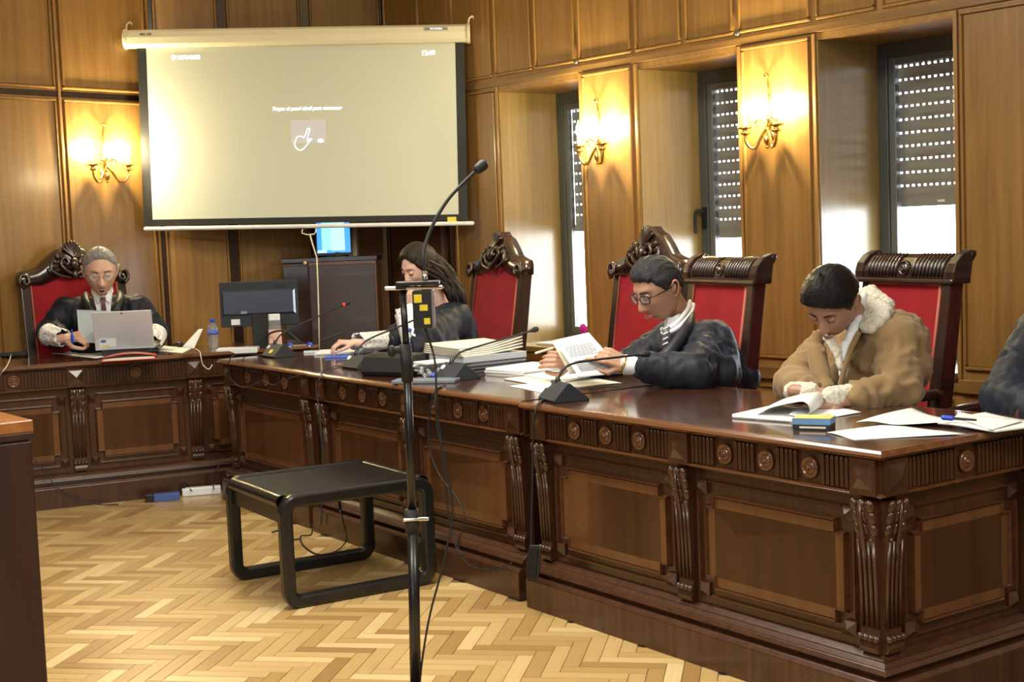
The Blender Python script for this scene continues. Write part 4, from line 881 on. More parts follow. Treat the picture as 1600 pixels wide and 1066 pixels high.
# curled page: rises and rolls over towards the right end
m = MB(); n = 22; vs = []; r_ = .026; u0_, u1_ = fpw(1180, 652, ZD), fpw(1214, 634, ZD); e0_, e1_ = fpw(1262, 656, ZD), fpw(1285, 640, ZD)
prof = [(0, .010), (.15, .022), (.35, .034), (.6, .046), (.85, .055)]
ln = (e0_-u0_).length
for k in range(9): a = PI/2-PI*k/8; prof.append((.90+r_*math.cos(a)/ln, .030+r_*math.sin(a)))
prof += [(.80, .008), (.65, .012)]
for th in (0, .0022):
    for u, z in prof:
        for s_ in (0, 1): base = (u0_*(1-u)+e0_*u) if s_ == 0 else (u1_*(1-u)+e1_*u); vs.append((base.x, base.y, z+.001+th))
k = len(prof); fs = []
for i in range(k-1):
    a = i*2; fs += [(a, a+2, a+3, a+1), (2*k+a, 2*k+a+1, 2*k+a+3, 2*k+a+2), (a, 2*k+a, 2*k+a+2, a+2), (a+1, a+3, 2*k+a+3, 2*k+a+1)]
m.smooth = True; m.add(vs, fs); m.build('curled_page', M['paper'], fp)
MB().cap(fpw(1146, 651, ZD+.006), fpw(1236, 658, ZD+.006), .0045).build('fold_roll', M['paper'], fp)
sheet('loose sheet closest to the desk corner', [(1292, 677), (1335, 688), (1510, 680), (1395, 664)], wav=.003)
sheet('long white sheet at the back of the papers by the corner', [(1338, 662), (1405, 664), (1500, 664), (1425, 640)], z=ZD+.006, wav=.008)
sheet('thick sheaf of white pages at the right edge of the desk', [(1465, 664), (1555, 676), (1640, 668), (1540, 648)], z=ZD+.006, wav=.004, th=.006)
sheet('white page overlapping the sheaf beside the blue pen', [(1490, 655), (1550, 672), (1600, 660), (1500, 646)], z=ZD+.014, wav=.004)
pe = thing('pen', 'blue pen resting on the papers near the right edge', 'pen', onz(1490, 657, ZD+.024), math.radians(-35)); MB().cap((-.01, 0, .006), (.065, 0, .004), .0045, .003).build('barrel', M['micgrey'], pe); MB().cap((-.03, 0, .007), (-.005, 0, .006), .0075).build('cap', M['blueplastic'], pe)
# magenta cloth on the far window sill
mg = MB(); 
for i in range(9): mg.ell((random.uniform(-.06, .05), random.uniform(-.03, .03), .03+.012*i), (.05-.004*i, .04-.003*i, .03), Euler((random.random(), random.random(), random.random())))
tag(mg.build('magenta_scarf', mat('magenta_cloth', (.62, .02, .38), .55), None, 0, rw(-1.425, .10, .687), RA), 'crumpled magenta scarf on the sill of the farthest window', 'scarf')
tag(MB().box(-.14, .10, -.05, .05, 0, .015).build('paper_pile', M['paper'], None, .003, rw(-1.75, .10, .687), RA), 'white papers on the sill of the farthest window', 'papers')
# ---------------------------------------------------------------- people
def g2(a, s): return math.exp(-(a/s)**2)
def smooth(t): t = max(0., min(1., t)); return t*t*(3-2*t)
def head_pt(th, ph, jaw=1.0, nose=1.0, fem=0):
    """th azimuth (0 = face, -y), ph latitude; returns a point of the head surface, unit head of about .235 m"""
    cx, sx, cz, sz = math.cos(th), math.sin(th), math.cos(ph), math.sin(ph)
    x, y, z = .0755*sx*cz, -.094*cx*cz, .118*sz
    if y > 0: y *= 1.06
    if z < 0:
        t = -z/.118; x *= 1-(.30 if not fem else .38)*t**1.4*jaw
        if y > 0: y *= 1-.50*smooth(t*1.3)
        else: y *= 1+.10*t*(1-t)-.06*t
        z *= 1.0
    else: x *= 1+.05*(z/.118)*(1-z/.118)*3; y -= 0
    f = smooth((-y-.02)/.05)
    if f > 0:
        ax = abs(x)
        y = y*(1-f)+(y*.93-.002)*f
        nz = smooth((.030-z)/.058)*(1 if z > -.034 else g2(z+.034, .009))                   # nose grows downwards to the tip
        d = .026*nose*nz*g2(x, .0085+.005*nz)+.008*nose*g2(z+.032, .010)*g2(ax-.012, .0075)
        d += .0055*g2(z-.036, .010)*g2(ax-.028, .026)-.0125*g2(z-.014, .013)*g2(ax-.031, .014)   # brow, eye socket
        d += .0050*g2(z+.018, .020)*g2(ax-.046, .016)-.0035*g2(z+.048, .018)*g2(ax-.048, .014)   # cheekbone, hollow
        d += .0065*g2(z+.0545, .0055)*g2(x, .021)+.0075*g2(z+.068, .0065)*g2(x, .019)-.0035*g2(z+.0612, .0030)*g2(x, .024)   # lips
        d += -.0040*g2(z+.080, .0065)*g2(x, .020)+.0085*g2(z+.100, .014)*g2(x, .024)-.0015*g2(z+.046, .006)*g2(x, .006)
        y -= d*f
    return Vector((x, y, z))
def head_mesh(m, X, nu=72, nv=56, **k):
    vs = []; fs = []
    for j in range(nv+1):
        ph = -PI/2+PI*j/nv; ph = max(-PI/2+.001, min(PI/2-.001, ph))
        for i in range(nu):
            s = i/nu*2*PI; th = s-.55*math.sin(s)*.8                                     # denser at the face
            vs.append(X @ head_pt(th, ph, **k))
    for j in range(nv):
        for i in range(nu): fs.append((j*nu+i, j*nu+(i+1) % nu, (j+1)*nu+(i+1) % nu, (j+1)*nu+i))
    m.smooth = True; m.add(vs, fs)
def ears(m, X, s=1):
    for q in (-1, 1):
        P = [(.070, -.004, -.012), (.082, .004, .016), (.088, .016, .026), (.088, .026, .014), (.084, .024, -.006), (.076, .012, -.026), (.070, .002, -.030), (.071, -.002, -.022)]
        m.tube([X @ Vector((q*a, b+.004, c)) for a, b, c in spl(P, 4)], .0048*s, 8)
        m.tube([X @ Vector((q*a, b, c)) for a, b, c in ((.066, .006, -.020), (.076, .014, 0), (.078, .018, .014))], [.010*s, .012*s, .009*s], 8)
def hair_mesh(X, line, thick, nu=90, nv=60, seed=0, ridge=.0015, front=0, **k):
    m = MB(); vs = []; fs = []
    for j in range(nv+1):
        ph = -1.1+(PI/2-.002+1.1)*j/nv
        for i in range(nu):
            th = i/nu*2*PI; th2 = th if th <= PI else 2*PI-th; p = head_pt(th, ph, **k); n = Vector((p.x/.0755**2, p.y/.094**2, p.z/.118**2)).normalized()
            zl = None
            for (a, za), (b, zb) in zip(line, line[1:]):
                if a <= math.degrees(th2) <= b+.01: zl = za+(zb-za)*(math.degrees(th2)-a)/(b-a); break
            t = (p.z-zl+.004*noise.noise(Vector((th*6, seed, 1))))/.016
            h = thick*(.55+.45*smooth((p.z+.02)/.10)); h += front*g2(th2, .9)*smooth((p.z-.05)/.05)
            r = ridge*noise.noise(Vector((p.x*160+seed, p.y*40, p.z*60)))+ridge*1.2*noise.noise(Vector((p.x*60, p.y*22+seed, p.z*30)))
            vs.append(X @ (p+n*((h+r)*smooth(t)-.005*(1-smooth(t*2)))))
    for j in range(nv):
        for i in range(nu): fs.append((j*nu+i, j*nu+(i+1) % nu, (j+1)*nu+(i+1) % nu, (j+1)*nu+i))
    m.smooth = True; m.add(vs, fs); return m
def remesh(m, voxel, it=3, name='tmp', factor=.5):
    me = m.mesh(name, []); o = bpy.data.objects.new(name, me); C.objects.link(o)
    r = o.modifiers.new('r', 'REMESH'); r.mode = 'VOXEL'; r.voxel_size = voxel; r.use_smooth_shade = True
    if it: s = o.modifiers.new('s', 'SMOOTH'); s.iterations = it; s.factor = factor
    dg = bpy.context.evaluated_depsgraph_get(); e = bpy.data.meshes.new_from_object(o.evaluated_get(dg))
    V = [v.co.copy() for v in e.vertices]; Fs = [tuple(p.vertices) for p in e.polygons]; N = [v.normal.copy() for v in e.vertices]
    bpy.data.objects.remove(o); bpy.data.meshes.remove(me); bpy.data.meshes.remove(e); return V, Fs, N
def blob(name, m, voxel, mt, parent=None, it=3, fold=0, fs=(9, 9, 3.2), seed=0, fine=0):
    V, F, N = remesh(m, voxel, it)
    if fold:
        for i, v in enumerate(V):
            q = Vector((v.x*fs[0]+seed, v.y*fs[1], v.z*fs[2])); w = noise.noise_vector(q*.6)*.9
            a = noise.noise(q+w); rdg = 1-abs(a)*2.6; a2 = noise.noise(q*2.1+w+Vector((5, 5, 5))); d = fold*(max(rdg, -.6)*.5+.30*(1-abs(a2)*3))
            if fine: d += fine*noise.noise(v*45)
            V[i] = v+N[i]*d
    r = MB(); r.smooth = True; r.add(V, F); return r.build(name, mt, parent)
def hand(m, wrist, fd, nb, side=1, curl=(.5, .5, .5, .5), thumb=.4, s=1.0, spread=.06):
    """fd finger direction, nb back-of-hand normal, side +1/-1 where the thumb sits along nb x fd"""
    fd = Vector(fd).normalized(); nb = Vector(nb); nb = (nb-fd*nb.dot(fd)).normalized(); lt = nb.cross(fd)*side; w = Vector(wrist)
    def L(a, b, c): return w+(fd*a+lt*b+nb*c)*s
    m.cap(L(-.05, 0, 0), L(.005, 0, 0), .026*s, .024*s)
    for b in (-.026, -.009, .009, .026): m.cap(L(.012, b*.62, -.002), L(.078, b, 0), .0150*s, .0115*s)
    lens = [(.040, .026, .020), (.046, .029, .022), (.043, .027, .021), (.034, .020, .018)]
    for k, b in enumerate((.029, .0098, -.0098, -.028)):
        p = L(.082-.004*abs(k-1), b, .001); a = 0; c = curl[k]; y = spread*(1.5-k)
        for q, ln in enumerate(lens[k]):
            a += c*(1.1 if q == 0 else 1.25); d = (fd*math.cos(a)-nb*math.sin(a)+lt*y*math.cos(a)).normalized(); e = p+d*ln*s
            r0, r1 = (.0098, .0090, .0082, .0072)[q], (.0090, .0082, .0070)[q]; f = .88 if k == 3 else 1; m.cap(p, e, r0*s*f, r1*s*f); p = e
    p = L(.022, .026, -.006); d = (fd*.62+lt*.72-nb*.25).normalized(); e = p+d*.042*s; m.cap(p, e, .0145*s, .0115*s)
    d2 = (fd*(.86)-lt*(thumb*.35-.15)-nb*thumb).normalized(); e2 = e+d2*.032*s; m.cap(e, e2, .0112*s, .0098*s); d3 = (fd*.8-lt*thumb*.5-nb*thumb*1.0).normalized(); m.cap(e2, e2+d3*.026*s, .0098*s, .0078*s)
def skin(name, c): 
    m = mat(name, c, .48, bump=(260, .12, .002), var=.10); b = m.node_tree.nodes['Principled BSDF']; b.inputs['Subsurface Weight'].default_value = .12; b.inputs['Subsurface Radius'].default_value = (.02, .008, .004); b.inputs['Subsurface Scale'].default_value = .4; return m
def hairm(name, c, r=.4): m = wood(name, tuple(v*.55 for v in c), tuple(min(1, v*1.5) for v in c), r, 'y', .0, 220, .0, bumps=.8); m.node_tree.nodes['Principled BSDF'].inputs['Specular IOR Level'].default_value = .22; return m
def robem(name, c, rough=.5, sheen=.3): return mat(name, c, rough, sheen=sheen, bump=(500, .1, .001))
M['robe'] = mat('black_robe_cloth', (.010, .0125, .021), .6, spec=.3, bump=(500, .1, .001)); M['robe'].node_tree.nodes['Principled BSDF'].inputs['Sheen Weight'].default_value = .05; M['robe'].node_tree.nodes['Principled BSDF'].inputs['Sheen Tint'].default_value = (.4, .5, 1, 1); M['robesatin'] = mat('black_satin', (.009, .011, .019), .52, bump=(30, .25, .01))
M['shirt'] = mat('white_shirt', (.74, .76, .80), .7); M['lace'] = mat('white_lace', (.80, .81, .84), .8, bump=(110, .9, .006), var=.25)
for n_ in M['lace'].node_tree.nodes:
    if n_.type == 'TEX_NOISE' and abs(n_.inputs['Scale'].default_value-12) < .1: n_.inputs['Scale'].default_value = 75
    if n_.type == 'VALTORGB': n_.color_ramp.elements[0].color = (.50, .51, .55, 1); n_.color_ramp.elements[1].color = (.85, .86, .9, 1); n_.color_ramp.elements[0].position = .38; n_.color_ramp.elements[1].position = .48
M['darkline'] = mat('dark_lash', (.02, .014, .012), .6); M['lens'] = mat('spectacle_lens', (.95, .97, 1), .02, trans=.9); M['lens'].node_tree.nodes['Principled BSDF'].inputs['IOR'].default_value = 1.06
M['lip'] = mat('lip', (.38, .18, .14), .5)
def headX(c, fx, fy, pitch, roll=0, s=1.0):
    yaw = math.atan2(fx, -fy)                                    # rotation taking -y to (fx, fy)
    return Matrix.Translation(c) @ Matrix.Rotation(yaw, 4, 'Z') @ Matrix.Rotation(math.radians(pitch), 4, 'X') @ Matrix.Rotation(math.radians(roll), 4, 'Y') @ Matrix.Scale(s, 4)
def face_bits(t, X, brow=(.03, .02, .015), glasses=None, lipw=.019, mouth_open=0, fem=0, temple=None):
    bm_ = mat('eyebrow', brow, .7)
    for q in (-1, 1):
        b = MB(); b.tube([X @ Vector(p) for p in spl([(q*.013, -.0905, .030), (q*.024, -.0905, .0365), (q*.038, -.084, .036), (q*.047, -.076, .031)], 4)], [.0018]+[.0030*(.7 if fem else 1)]*8+[.0018]*4, 6); b.build('eyebrow', bm_, t)
        e = MB(); e.ell(X @ Vector((q*.0305, -.0745, .0135)), .0118*X.to_scale().x, None, 14, 10); e.build('eye', M['eyewhite'], t)
        l = MB(); l.ell(X @ Vector((q*.0305, -.0752, .0145)), tuple(v*X.to_scale().x for v in (.0132, .0126, .0108)), X.to_euler(), 14, 10); l.build('eyelid', t['skinm'] if False else t_skin[t.name], t)
        l = MB(); l.tube([X @ Vector(p) for p in spl([(q*.0175, -.0835, .0085), (q*.025, -.0885, .0052), (q*.0335, -.0885, .0048), (q*.043, -.0815, .0078)], 4)], .0011 if not fem else .0016, 6); l.build('eyelash', M['darkline'], t)
    f = MB(); zc = -.0555; w_ = lipw
    f.tube([X @ Vector(p) for p in spl([(-w_-.004, -.0835, -.0612), (-w_*.5, -.0945, -.0570), (0, -.0972, -.0578), (w_*.5, -.0945, -.0570), (w_+.004, -.0835, -.0612)], 4)], [.001]+[.0028]*15+[.001], 8)
    zo = -.0665-mouth_open; f.tube([X @ Vector(p) for p in spl([(-w_-.003, -.0835, -.0618), (-w_*.5, -.0940, zo+.001), (0, -.0962, zo), (w_*.5, -.0940, zo+.001), (w_+.003, -.0835, -.0618)], 4)], [.001]+[.0034]*15+[.001], 8); f.build('lips', M['lip'], t)
    if mouth_open: o = MB(); o.ell(X @ Vector((0, -.0925, -.0622-mouth_open*.5)), tuple(v*X.to_scale().x for v in (.014, .005, .0035+mouth_open*.5)), X.to_euler()); o.build('mouth_opening', M['darkline'], t)
    if glasses:
        g = MB(); 
        for q in (-1, 1):
            R_ = rounded(q*.034-.022, q*.034+.022, -.006, .024, .010, 4); pts = [X @ Vector((a, -.1000+abs(a)*.18-.0, b)) for a, b in R_]
            g.tube(pts, glasses[1], 6, closed=True)
            ln = MB(); n = len(R_); ln.add([X @ Vector((a, -.1000+abs(a)*.18, b)) for a, b in R_]+[X @ Vector((a, -.0988+abs(a)*.18, b)) for a, b in R_], [tuple(range(n)), tuple(range(n, 2*n))[::-1]]+[(i, (i+1) % n, n+(i+1) % n, n+i) for i in range(n)])
            g.tube([X @ Vector(p) for p in ((q*.056, -.0905, .016), (q*.070, -.070, .014), (q*.080, -.02, .010), (q*.082, .012, .010), (q*.080, .024, -.004))], glasses[1]*1.15, 6)
            if q == -1: g1 = ln
            else: g2_ = ln
        g.tube([X @ Vector(p) for p in ((-.012, -.0985, .012), (0, -.1075, .015), (.012, -.0985, .012))], glasses[1], 6)
        G = g.build('spectacles', glasses[0], t)
        for ln in (g1, g2_): ln.build('lens', M['lens'], G)
M['eyewhite'] = mat('eye', (.55, .5, .45), .2)
t_skin = {}
def person(label, J, hx, skinm, vox=.012, hands=(), headk={}, scale=1.0, legs=True, sh=(.95)):
    """J: joints in the world; returns the body, one mesh: head, neck, torso, arms, legs and hands"""
    m = MB(); s = scale
    m.cap(J['pelvis'], J['chest'], .13*s, .145*s, 16); m.cap(J['chest'], J['neck']-Vector((0, 0, .06*s)), .12*s, .07*s, 16)
    m.cap(J['neck']-Vector((0, 0, .03)), J['head0'], .056*s, .053*s, 16)
    for q in 'ab':
        m.cap(J['sh'+q], J['neck']-Vector((0, 0, .07*s)), .055*s, .06*s); m.cap(J['sh'+q], J['el'+q], .052*s, .040*s); m.cap(J['el'+q], J['wr'+q], .040*s, .027*s)
        kn = J['kn'+q]; m.cap(J['pelvis']+(J['sh'+q]-J['neck'])*.45*Vector((1, 1, 0)).length/1.414*1.0, kn, .085*s, .060*s); an = J['an'+q]; m.cap(kn, an, .056*s, .038*s); m.cap(an, an+J['fwd']*.16*s-Vector((0, 0, .03)), .038*s, .032*s)
    V, F, N = remesh(m, vox, 3)
    r = MB(); r.smooth = True; r.add(V, F)
    for h in hands:
        hm = MB(); hand(hm, **h); V, F, N = remesh(hm, .0034, 2); r.add(V, F)
    head_mesh(r, hx, **headk); ears(r, hx)
    o = r.build('person', skinm); t_skin[o.name] = skinm; tag(o, label, 'person'); return o
def legjoints(J, fwd, W_=.11):
    f = Vector((fwd[0], fwd[1], 0)).normalized(); J['fwd'] = f; rt = Vector((f.y, -f.x, 0)); sg = 1 if (J['sha']-J['neck']).dot(rt) > 0 else -1
    for q, s_ in (('a', sg), ('b', -sg)):
        k = J['pelvis']+f*.40+rt*s_*W_; k.z = .50; J['kn'+q] = k; a = k-f*.02; a.z = .10; J['an'+q] = a
def robe(par, J, mt, tr=.17, sl=(.075, .085, .10), fold=.016, seed=1, extra=(), vox=.013, cut=None, skirt=True, name='robe', fs=(17, 17, 5), it=2, se=(.78, .78)):
    m = MB(); nk = J['neck']; c = J['chest']; p = J['pelvis']
    m.cap(p, c, tr, tr*.98, 18); m.cap(c, nk-Vector((0, 0, .10)), tr*.95, .10, 18)
    for q, se_ in zip('ab', se):
        s_ = J['sh'+q]; m.cap(s_, nk-Vector((0, 0, .055)), .070, .058, 14); m.cap(s_, c, .075, .12, 14); m.cap(s_, J['el'+q], sl[0]+.012, sl[1], 14); w_ = J['el'+q]*(1-se_)+J['wr'+q]*se_; m.cap(J['el'+q], w_, sl[1], sl[2], 14)
        if skirt: m.cap(p, J['kn'+q], .14, .105, 14)
    for e in extra: m.cap(*e)
    return blob(name, m, vox, mt, par, it, fold, fs, seed)
def V3(x, y, Y): return W(x, y, Y)
# --- the judge
J = dict(pelvis=W(158, 590, 8.33), chest=W(160, 510, 8.27), neck=W(158, 474, 8.22), head0=W(157, 436, 8.12), sha=W(104, 486, 8.26), shb=W(214, 482, 8.22),
         ela=W(78, 520, 8.18), elb=W(243, 520, 8.20), wra=W(99, 530, 7.98), wrb=W(236, 537, 8.06))
legjoints(J, (.42, -.906)); sj = skin('skin_judge', (.60, .36, .27))
X = headX(W(157, 425, 8.06), .30, -.95, 20, 0, 1.17)
hd_ = [dict(wrist=W(101, 529, 7.97), fd=(.95, -.15, .12), nb=(0, -.6, .8), side=-1, curl=(.75, .8, .85, .9), thumb=.5, s=1.12), dict(wrist=W(232, 538, 8.06), fd=(-.9, -.2, -.05), nb=(0, -.3, 1), side=1, curl=(.3, .3, .3, .35), s=1.05)]
jd = person('grey haired man with spectacles in black robe and dark red tie reading behind laptop', J, X, sj, hands=hd_, scale=1.02)
face_bits(jd, X, (.20, .17, .15), (mat('thin_metal_frame', (.55, .5, .45), .25, metal=1), .0011), mouth_open=.006)
hair_mesh(X, [(0, .084), (30, .080), (50, .060), (68, .040), (80, .0), (92, .010), (110, -.015), (150, -.055), (180, -.060)], .010, seed=3, front=.010, ridge=.0025).build('hair', hairm('grey_hair', (.26, .25, .25), .45), jd)
rj = robe(jd, J, M['robe'], tr=.165, sl=(.068, .072, .066), seed=4, fold=.016, se=(.6, .6), extra=[(J['neck']+Vector((.05, .03, .0)), J['shb']+Vector((-.05, 0, .02)), .045, .055, 14), (J['neck']+Vector((-.05, .03, .0)), J['sha']+Vector((.05, 0, .02)), .045, .055, 14)])
def shirtfront(t, J, cpx, tiem, w_=.06, depth=.0, dz=.15, f=(0, -1, 0), fl=.0, up=.0, cmat='shirt', big=1.0, col=True):
    """white shirt wedge, collar points and tie in front of the neck; f = facing direction"""
    f = Vector(f).normalized(); rt = Vector((-f.y, f.x, 0)).normalized(); b = Vector(cpx)                     # b = point at the knot
    def P(u, v, d): return b+rt*u+Vector((0, 0, v))+f*d
    m = MB(); vs = [P(-w_, .055, -.03), P(0, .035, -.004), P(w_, .055, -.03), P(w_*.55, -dz*.5, .012+fl), P(0, -dz*.5, .02+fl), P(-w_*.55, -dz*.5, .012+fl), P(0, -dz, .02+fl*2)]
    bk = [v-f*.02 for v in vs]; n = 7; fs = [(0, 1, 4, 5), (1, 2, 3, 4), (5, 4, 6), (4, 3, 6)]; fs2 = [tuple(i+n for i in q[::-1]) for q in fs]; e = [0, 1, 2, 3, 6, 5]; sd = [(x, y, y+n, x+n) for x, y in zip(e, e[1:]+e[:1])]
    m.add(vs+bk, fs+fs2+sd); m.build('shirt', M[cmat], t)
    for s_ in ((-1, 1) if col else ()):
        c = MB(); vs = [P(s_*.008, .008, .006), P(s_*.030, -.022, .012), P(s_*.062, .045, -.022), P(s_*.056, .085, -.055), P(s_*.030, .045, -.008)]; vs2 = [v-f*.006 for v in vs]
        c.add(vs+vs2, [(0, 1, 2, 3, 4), (9, 8, 7, 6, 5)]+[(i, (i+1) % 5, 5+(i+1) % 5, 5+i) for i in range(5)]); c.build('collar', M[cmat], t, .001)
    if tiem:
        c = MB(); vs = [P(-.016, .012, .012), P(.016, .012, .012), P(.011, -.022, .022), P(-.011, -.022, .022), P(.026, -dz, .030+fl*2), P(-.026, -dz, .030+fl*2)]; vs2 = [v-f*.012 for v in vs]
        c.add(vs+vs2, [(0, 1, 2, 3), (3, 2, 4, 5), (9, 8, 7, 6), (11, 10, 8, 9), (0, 6, 7, 1), (1, 7, 8, 2), (2, 8, 10, 4), (4, 10, 11, 5), (5, 11, 9, 3), (3, 9, 6, 0)]); c.build('tie', tiem, t, .002)
shirtfront(jd, J, W(161, 468, 8.07), mat('maroon_tie', (.10, .012, .014), .5), w_=.058, dz=.20, f=(.30, -.95, 0))
def lapel(t, pts, r, mt, name='robe_facing', flat=.5):
    m = MB(); m.tube(spl(pts, 6), r, 10); return m.build(name, mt, t)
lapel(jd, [W(134, 457, 8.24), W(134, 468, 8.12), W(141, 482, 8.06), W(152, 505, 8.05), W(158, 525, 8.06)], [.008, .013, .017, .020]+[.024]*21, M['robesatin']); lapel(jd, [W(186, 455, 8.24), W(188, 467, 8.12), W(182, 482, 8.05), W(174, 505, 8.05), W(172, 525, 8.06)], [.008, .013, .017, .020]+[.024]*21, M['robesatin'])
def cuff(t, a, b, r0, r1, mt, name='lace_cuff', n=20, ruff=.006, seed=0):
    a, b = Vector(a), Vector(b); d = (b-a); L_ = d.length; d.normalize(); u = d.orthogonal().normalized(); v = d.cross(u); m = MB(); vs = []; rows = 8
    for s_ in (0, 1):
        for j in range(rows+1):
            for k in range(n*2):
                an = PI*k/n; r = r0+(r1-r0)*j/rows+ruff*math.sin(an*7+seed)*(j/rows)-(.003 if s_ else 0); vs.append(a+d*(L_*j/rows+ruff*math.cos(an*9)*(j/rows))+(u*math.cos(an)+v*math.sin(an))*r)
    N_ = n*2; R_ = rows+1; fs = []
    for j in range(rows):
        for k in range(N_): q = (j*N_+k, j*N_+(k+1) % N_, (j+1)*N_+(k+1) % N_, (j+1)*N_+k); fs += [q, tuple(R_*N_+i for i in q[::-1])]
    for j in (0, rows):
        for k in range(N_): fs.append((j*N_+k, j*N_+(k+1) % N_, R_*N_+j*N_+(k+1) % N_, R_*N_+j*N_+k))
    m.smooth = True; m.add(vs, fs); return m.build(name, mt, t)
cuff(jd, W(76, 523, 8.08), W(99, 528, 7.97), .066, .048, M['lace']); cuff(jd, W(243, 521, 8.12), W(238, 536, 8.03), .066, .050, M['lace'], seed=2)
pn_ = thing('pen', 'blue pen upright in the hand of the grey haired judge', 'pen', W(113, 528, 7.86)); MB().cap((0, 0, -.03), (.0, 0, .045), .005, .004).build('barrel', M['blueplastic'], pn_); MB().cap((.003, -.008, -.02), (.003, -.008, .012), .009).build('grip', M['blueplastic'], pn_)
a, b, c, d = W(120, 484, 8.02), W(188, 487, 7.98), W(186, 538, 7.96), W(124, 535, 7.95)
m = MB(); m.add([a, b, c, d]+[v+Vector((0, .002, 0)) for v in (a, b, c, d)], [(0, 1, 2, 3), (7, 6, 5, 4), (0, 4, 5, 1), (1, 5, 6, 2), (2, 6, 7, 3), (3, 7, 4, 0)])
hp_ = tag(m.build('paper_sheet', mat('bluish_paper', (.50, .58, .62), .7)), 'bluish sheet held upright in front of the judge beside the laptop', 'paper')
# --- the woman
f = (-.80, -.60)
J = dict(pelvis=W(712, 600, 7.68), chest=W(704, 520, 7.62), neck=W(690, 474, 7.55), head0=W(668, 436, 7.48), sha=W(712, 496, 7.42), shb=W(668, 492, 7.76),
         ela=W(655, 543, 7.13), elb=W(612, 535, 7.70), wra=W(642, 486, 7.30), wrb=W(552, 537, 7.46))
legjoints(J, f); sw_ = skin('skin_woman', (.74, .46, .37))
X = headX(W(656, 419, 7.46), -.78, -.63, 24, 4, 1.04)
hd_ = [dict(wrist=W(642, 482, 7.28), fd=(.04, .12, 1), nb=(-.75, -.5, .1), side=1, curl=(.30, .35, .5, .6), thumb=.2, s=.92), dict(wrist=W(553, 536, 7.46), fd=(-.95, -.3, .10), nb=(-.2, -.2, 1), side=1, curl=(.55, .6, .65, .7), thumb=.45, s=.95)]
wm = person('woman with long dark hair in black robe resting cheek on hand', J, X, sw_, hands=hd_, scale=.88, headk=dict(fem=1, nose=.85))
face_bits(wm, X, (.05, .03, .02), fem=1, lipw=.017)
hm_ = hairm('dark_brown_hair', (.020, .013, .010), .42)
hr = hair_mesh(X, [(0, .082), (25, .070), (50, .045), (66, .0), (78, -.05), (90, -.08), (120, -.09), (180, -.10)], .020, seed=8, ridge=.003, fem=1).build('hair', hm_, wm)
lk = MB()
random.seed(11)
for i in range(120):
    u = random.random(); v = random.random(); th = math.radians(62+118*u)*(1 if i % 3 else -1)
    p0 = X @ (head_pt(th, .45-.9*v*.6, fem=1)*1.08)
    q = u*.6+.4*random.random()
    if i % 3: e = W(706+28*q, 486+24*random.random(), 7.40+.14*random.random()); c1 = W(684+28*q, 424+22*v, 7.42+.12*random.random()); c2 = W(698+27*q, 458, 7.38+.12*random.random())
    else: e = W(690+20*q, 480, 7.62+.1*random.random()); c1 = W(676+20*q, 425+20*v, 7.56); c2 = W(688+20*q, 455, 7.6)
    lk.tube(spl([p0, c1, c2, e], 5), [.010, .012, .013, .014, .014, .014, .014, .014, .013, .013, .012, .010, .008, .007, .005, .002], 6)
lk.build('long_hair', hm_, wm)
rb = robe(wm, J, M['robe'], tr=.150, sl=(.062, .070, .055), seed=9, fold=.016, se=(.35, .35), extra=[(J['ela'], W(690, 540, 7.25), .075, .09, 14), (J['sha'], J['ela']+Vector((.03, .05, .03)), .085, .10, 14)])
cuff(wm, W(650, 538, 7.14), W(638, 487, 7.26), .070, .070, M['lace'], ruff=.006); cuff(wm, W(602, 534, 7.66), W(558, 535, 7.48), .062, .050, M['lace'], seed=1)
br = MB(); a = W(641.5, 478, 7.28); 
for k in range(3): br.tube([a+Vector((.029*math.cos(t*PI/8), .029*math.sin(t*PI/8), .007*k-.004)) for t in range(16)], .004, 6, closed=True)
br.build('bracelet', mat('purple_beads', (.22, .06, .35), .3), wm)
pn_ = thing('pen', 'dark pen in the hand of the woman writing', 'pen', W(512, 528, 7.36)); MB().cap((-.03, 0, -.012), (.07, .03, .02), .004, .004).build('barrel', M['micgrey'], pn_)
# --- the bespectacled man
f = (-.88, -.47)
J = dict(pelvis=W(1120, 640, 6.02), chest=W(1108, 575, 5.92), neck=W(1077, 512, 5.86), head0=W(1047, 468, 5.78), sha=W(1110, 540, 5.66), shb=W(1052, 532, 6.14),
         ela=W(1088, 582, 5.42), elb=W(972, 582, 6.06), wra=W(990, 572, 5.48), wrb=W(903, 566, 5.84))
legjoints(J, f); sl_ = skin('skin_lawyer', (.46, .25, .165))
X = headX(W(1029, 452, 5.75), -.86, -.51, 27, 0, 1.12)
hd_ = [dict(wrist=W(978, 569, 5.49), fd=(-.88, .10, .42), nb=(-.15, -.85, .45), side=1, curl=(.25, .62, .68, .70), thumb=.25, s=1.0),
       dict(wrist=W(896, 566, 5.80), fd=(-.92, -.30, .22), nb=(-.1, -.9, .3), side=1, curl=(.45, .6, .65, .7), thumb=.45, s=1.0)]
lw_ = person('bespectacled man with short dark hair in black robe reading papers', J, X, sl_, hands=hd_)
face_bits(lw_, X, (.03, .022, .018), (mat('black_spectacle_frame', (.012, .012, .02), .3), .0023))
hair_mesh(X, [(0, .066), (30, .062), (52, .052), (66, .030), (78, -.002), (90, .012), (108, -.010), (150, -.045), (180, -.055)], .012, seed=5, front=.010, ridge=.003).build('hair', hairm('dark_grey_hair', (.028, .027, .030), .55), lw_)
rb = robe(lw_, J, M['robe'], tr=.155, sl=(.078, .074, .056), seed=13, fold=.016, extra=[(J['chest'], W(1150, 590, 5.92), .15, .10, 14), (J['sha'], W(1122, 585, 5.52), .10, .085, 14), (J['neck']-Vector((0, 0, .03)), J['neck']-Vector((0, 0, .09)), .07, .09, 14)])
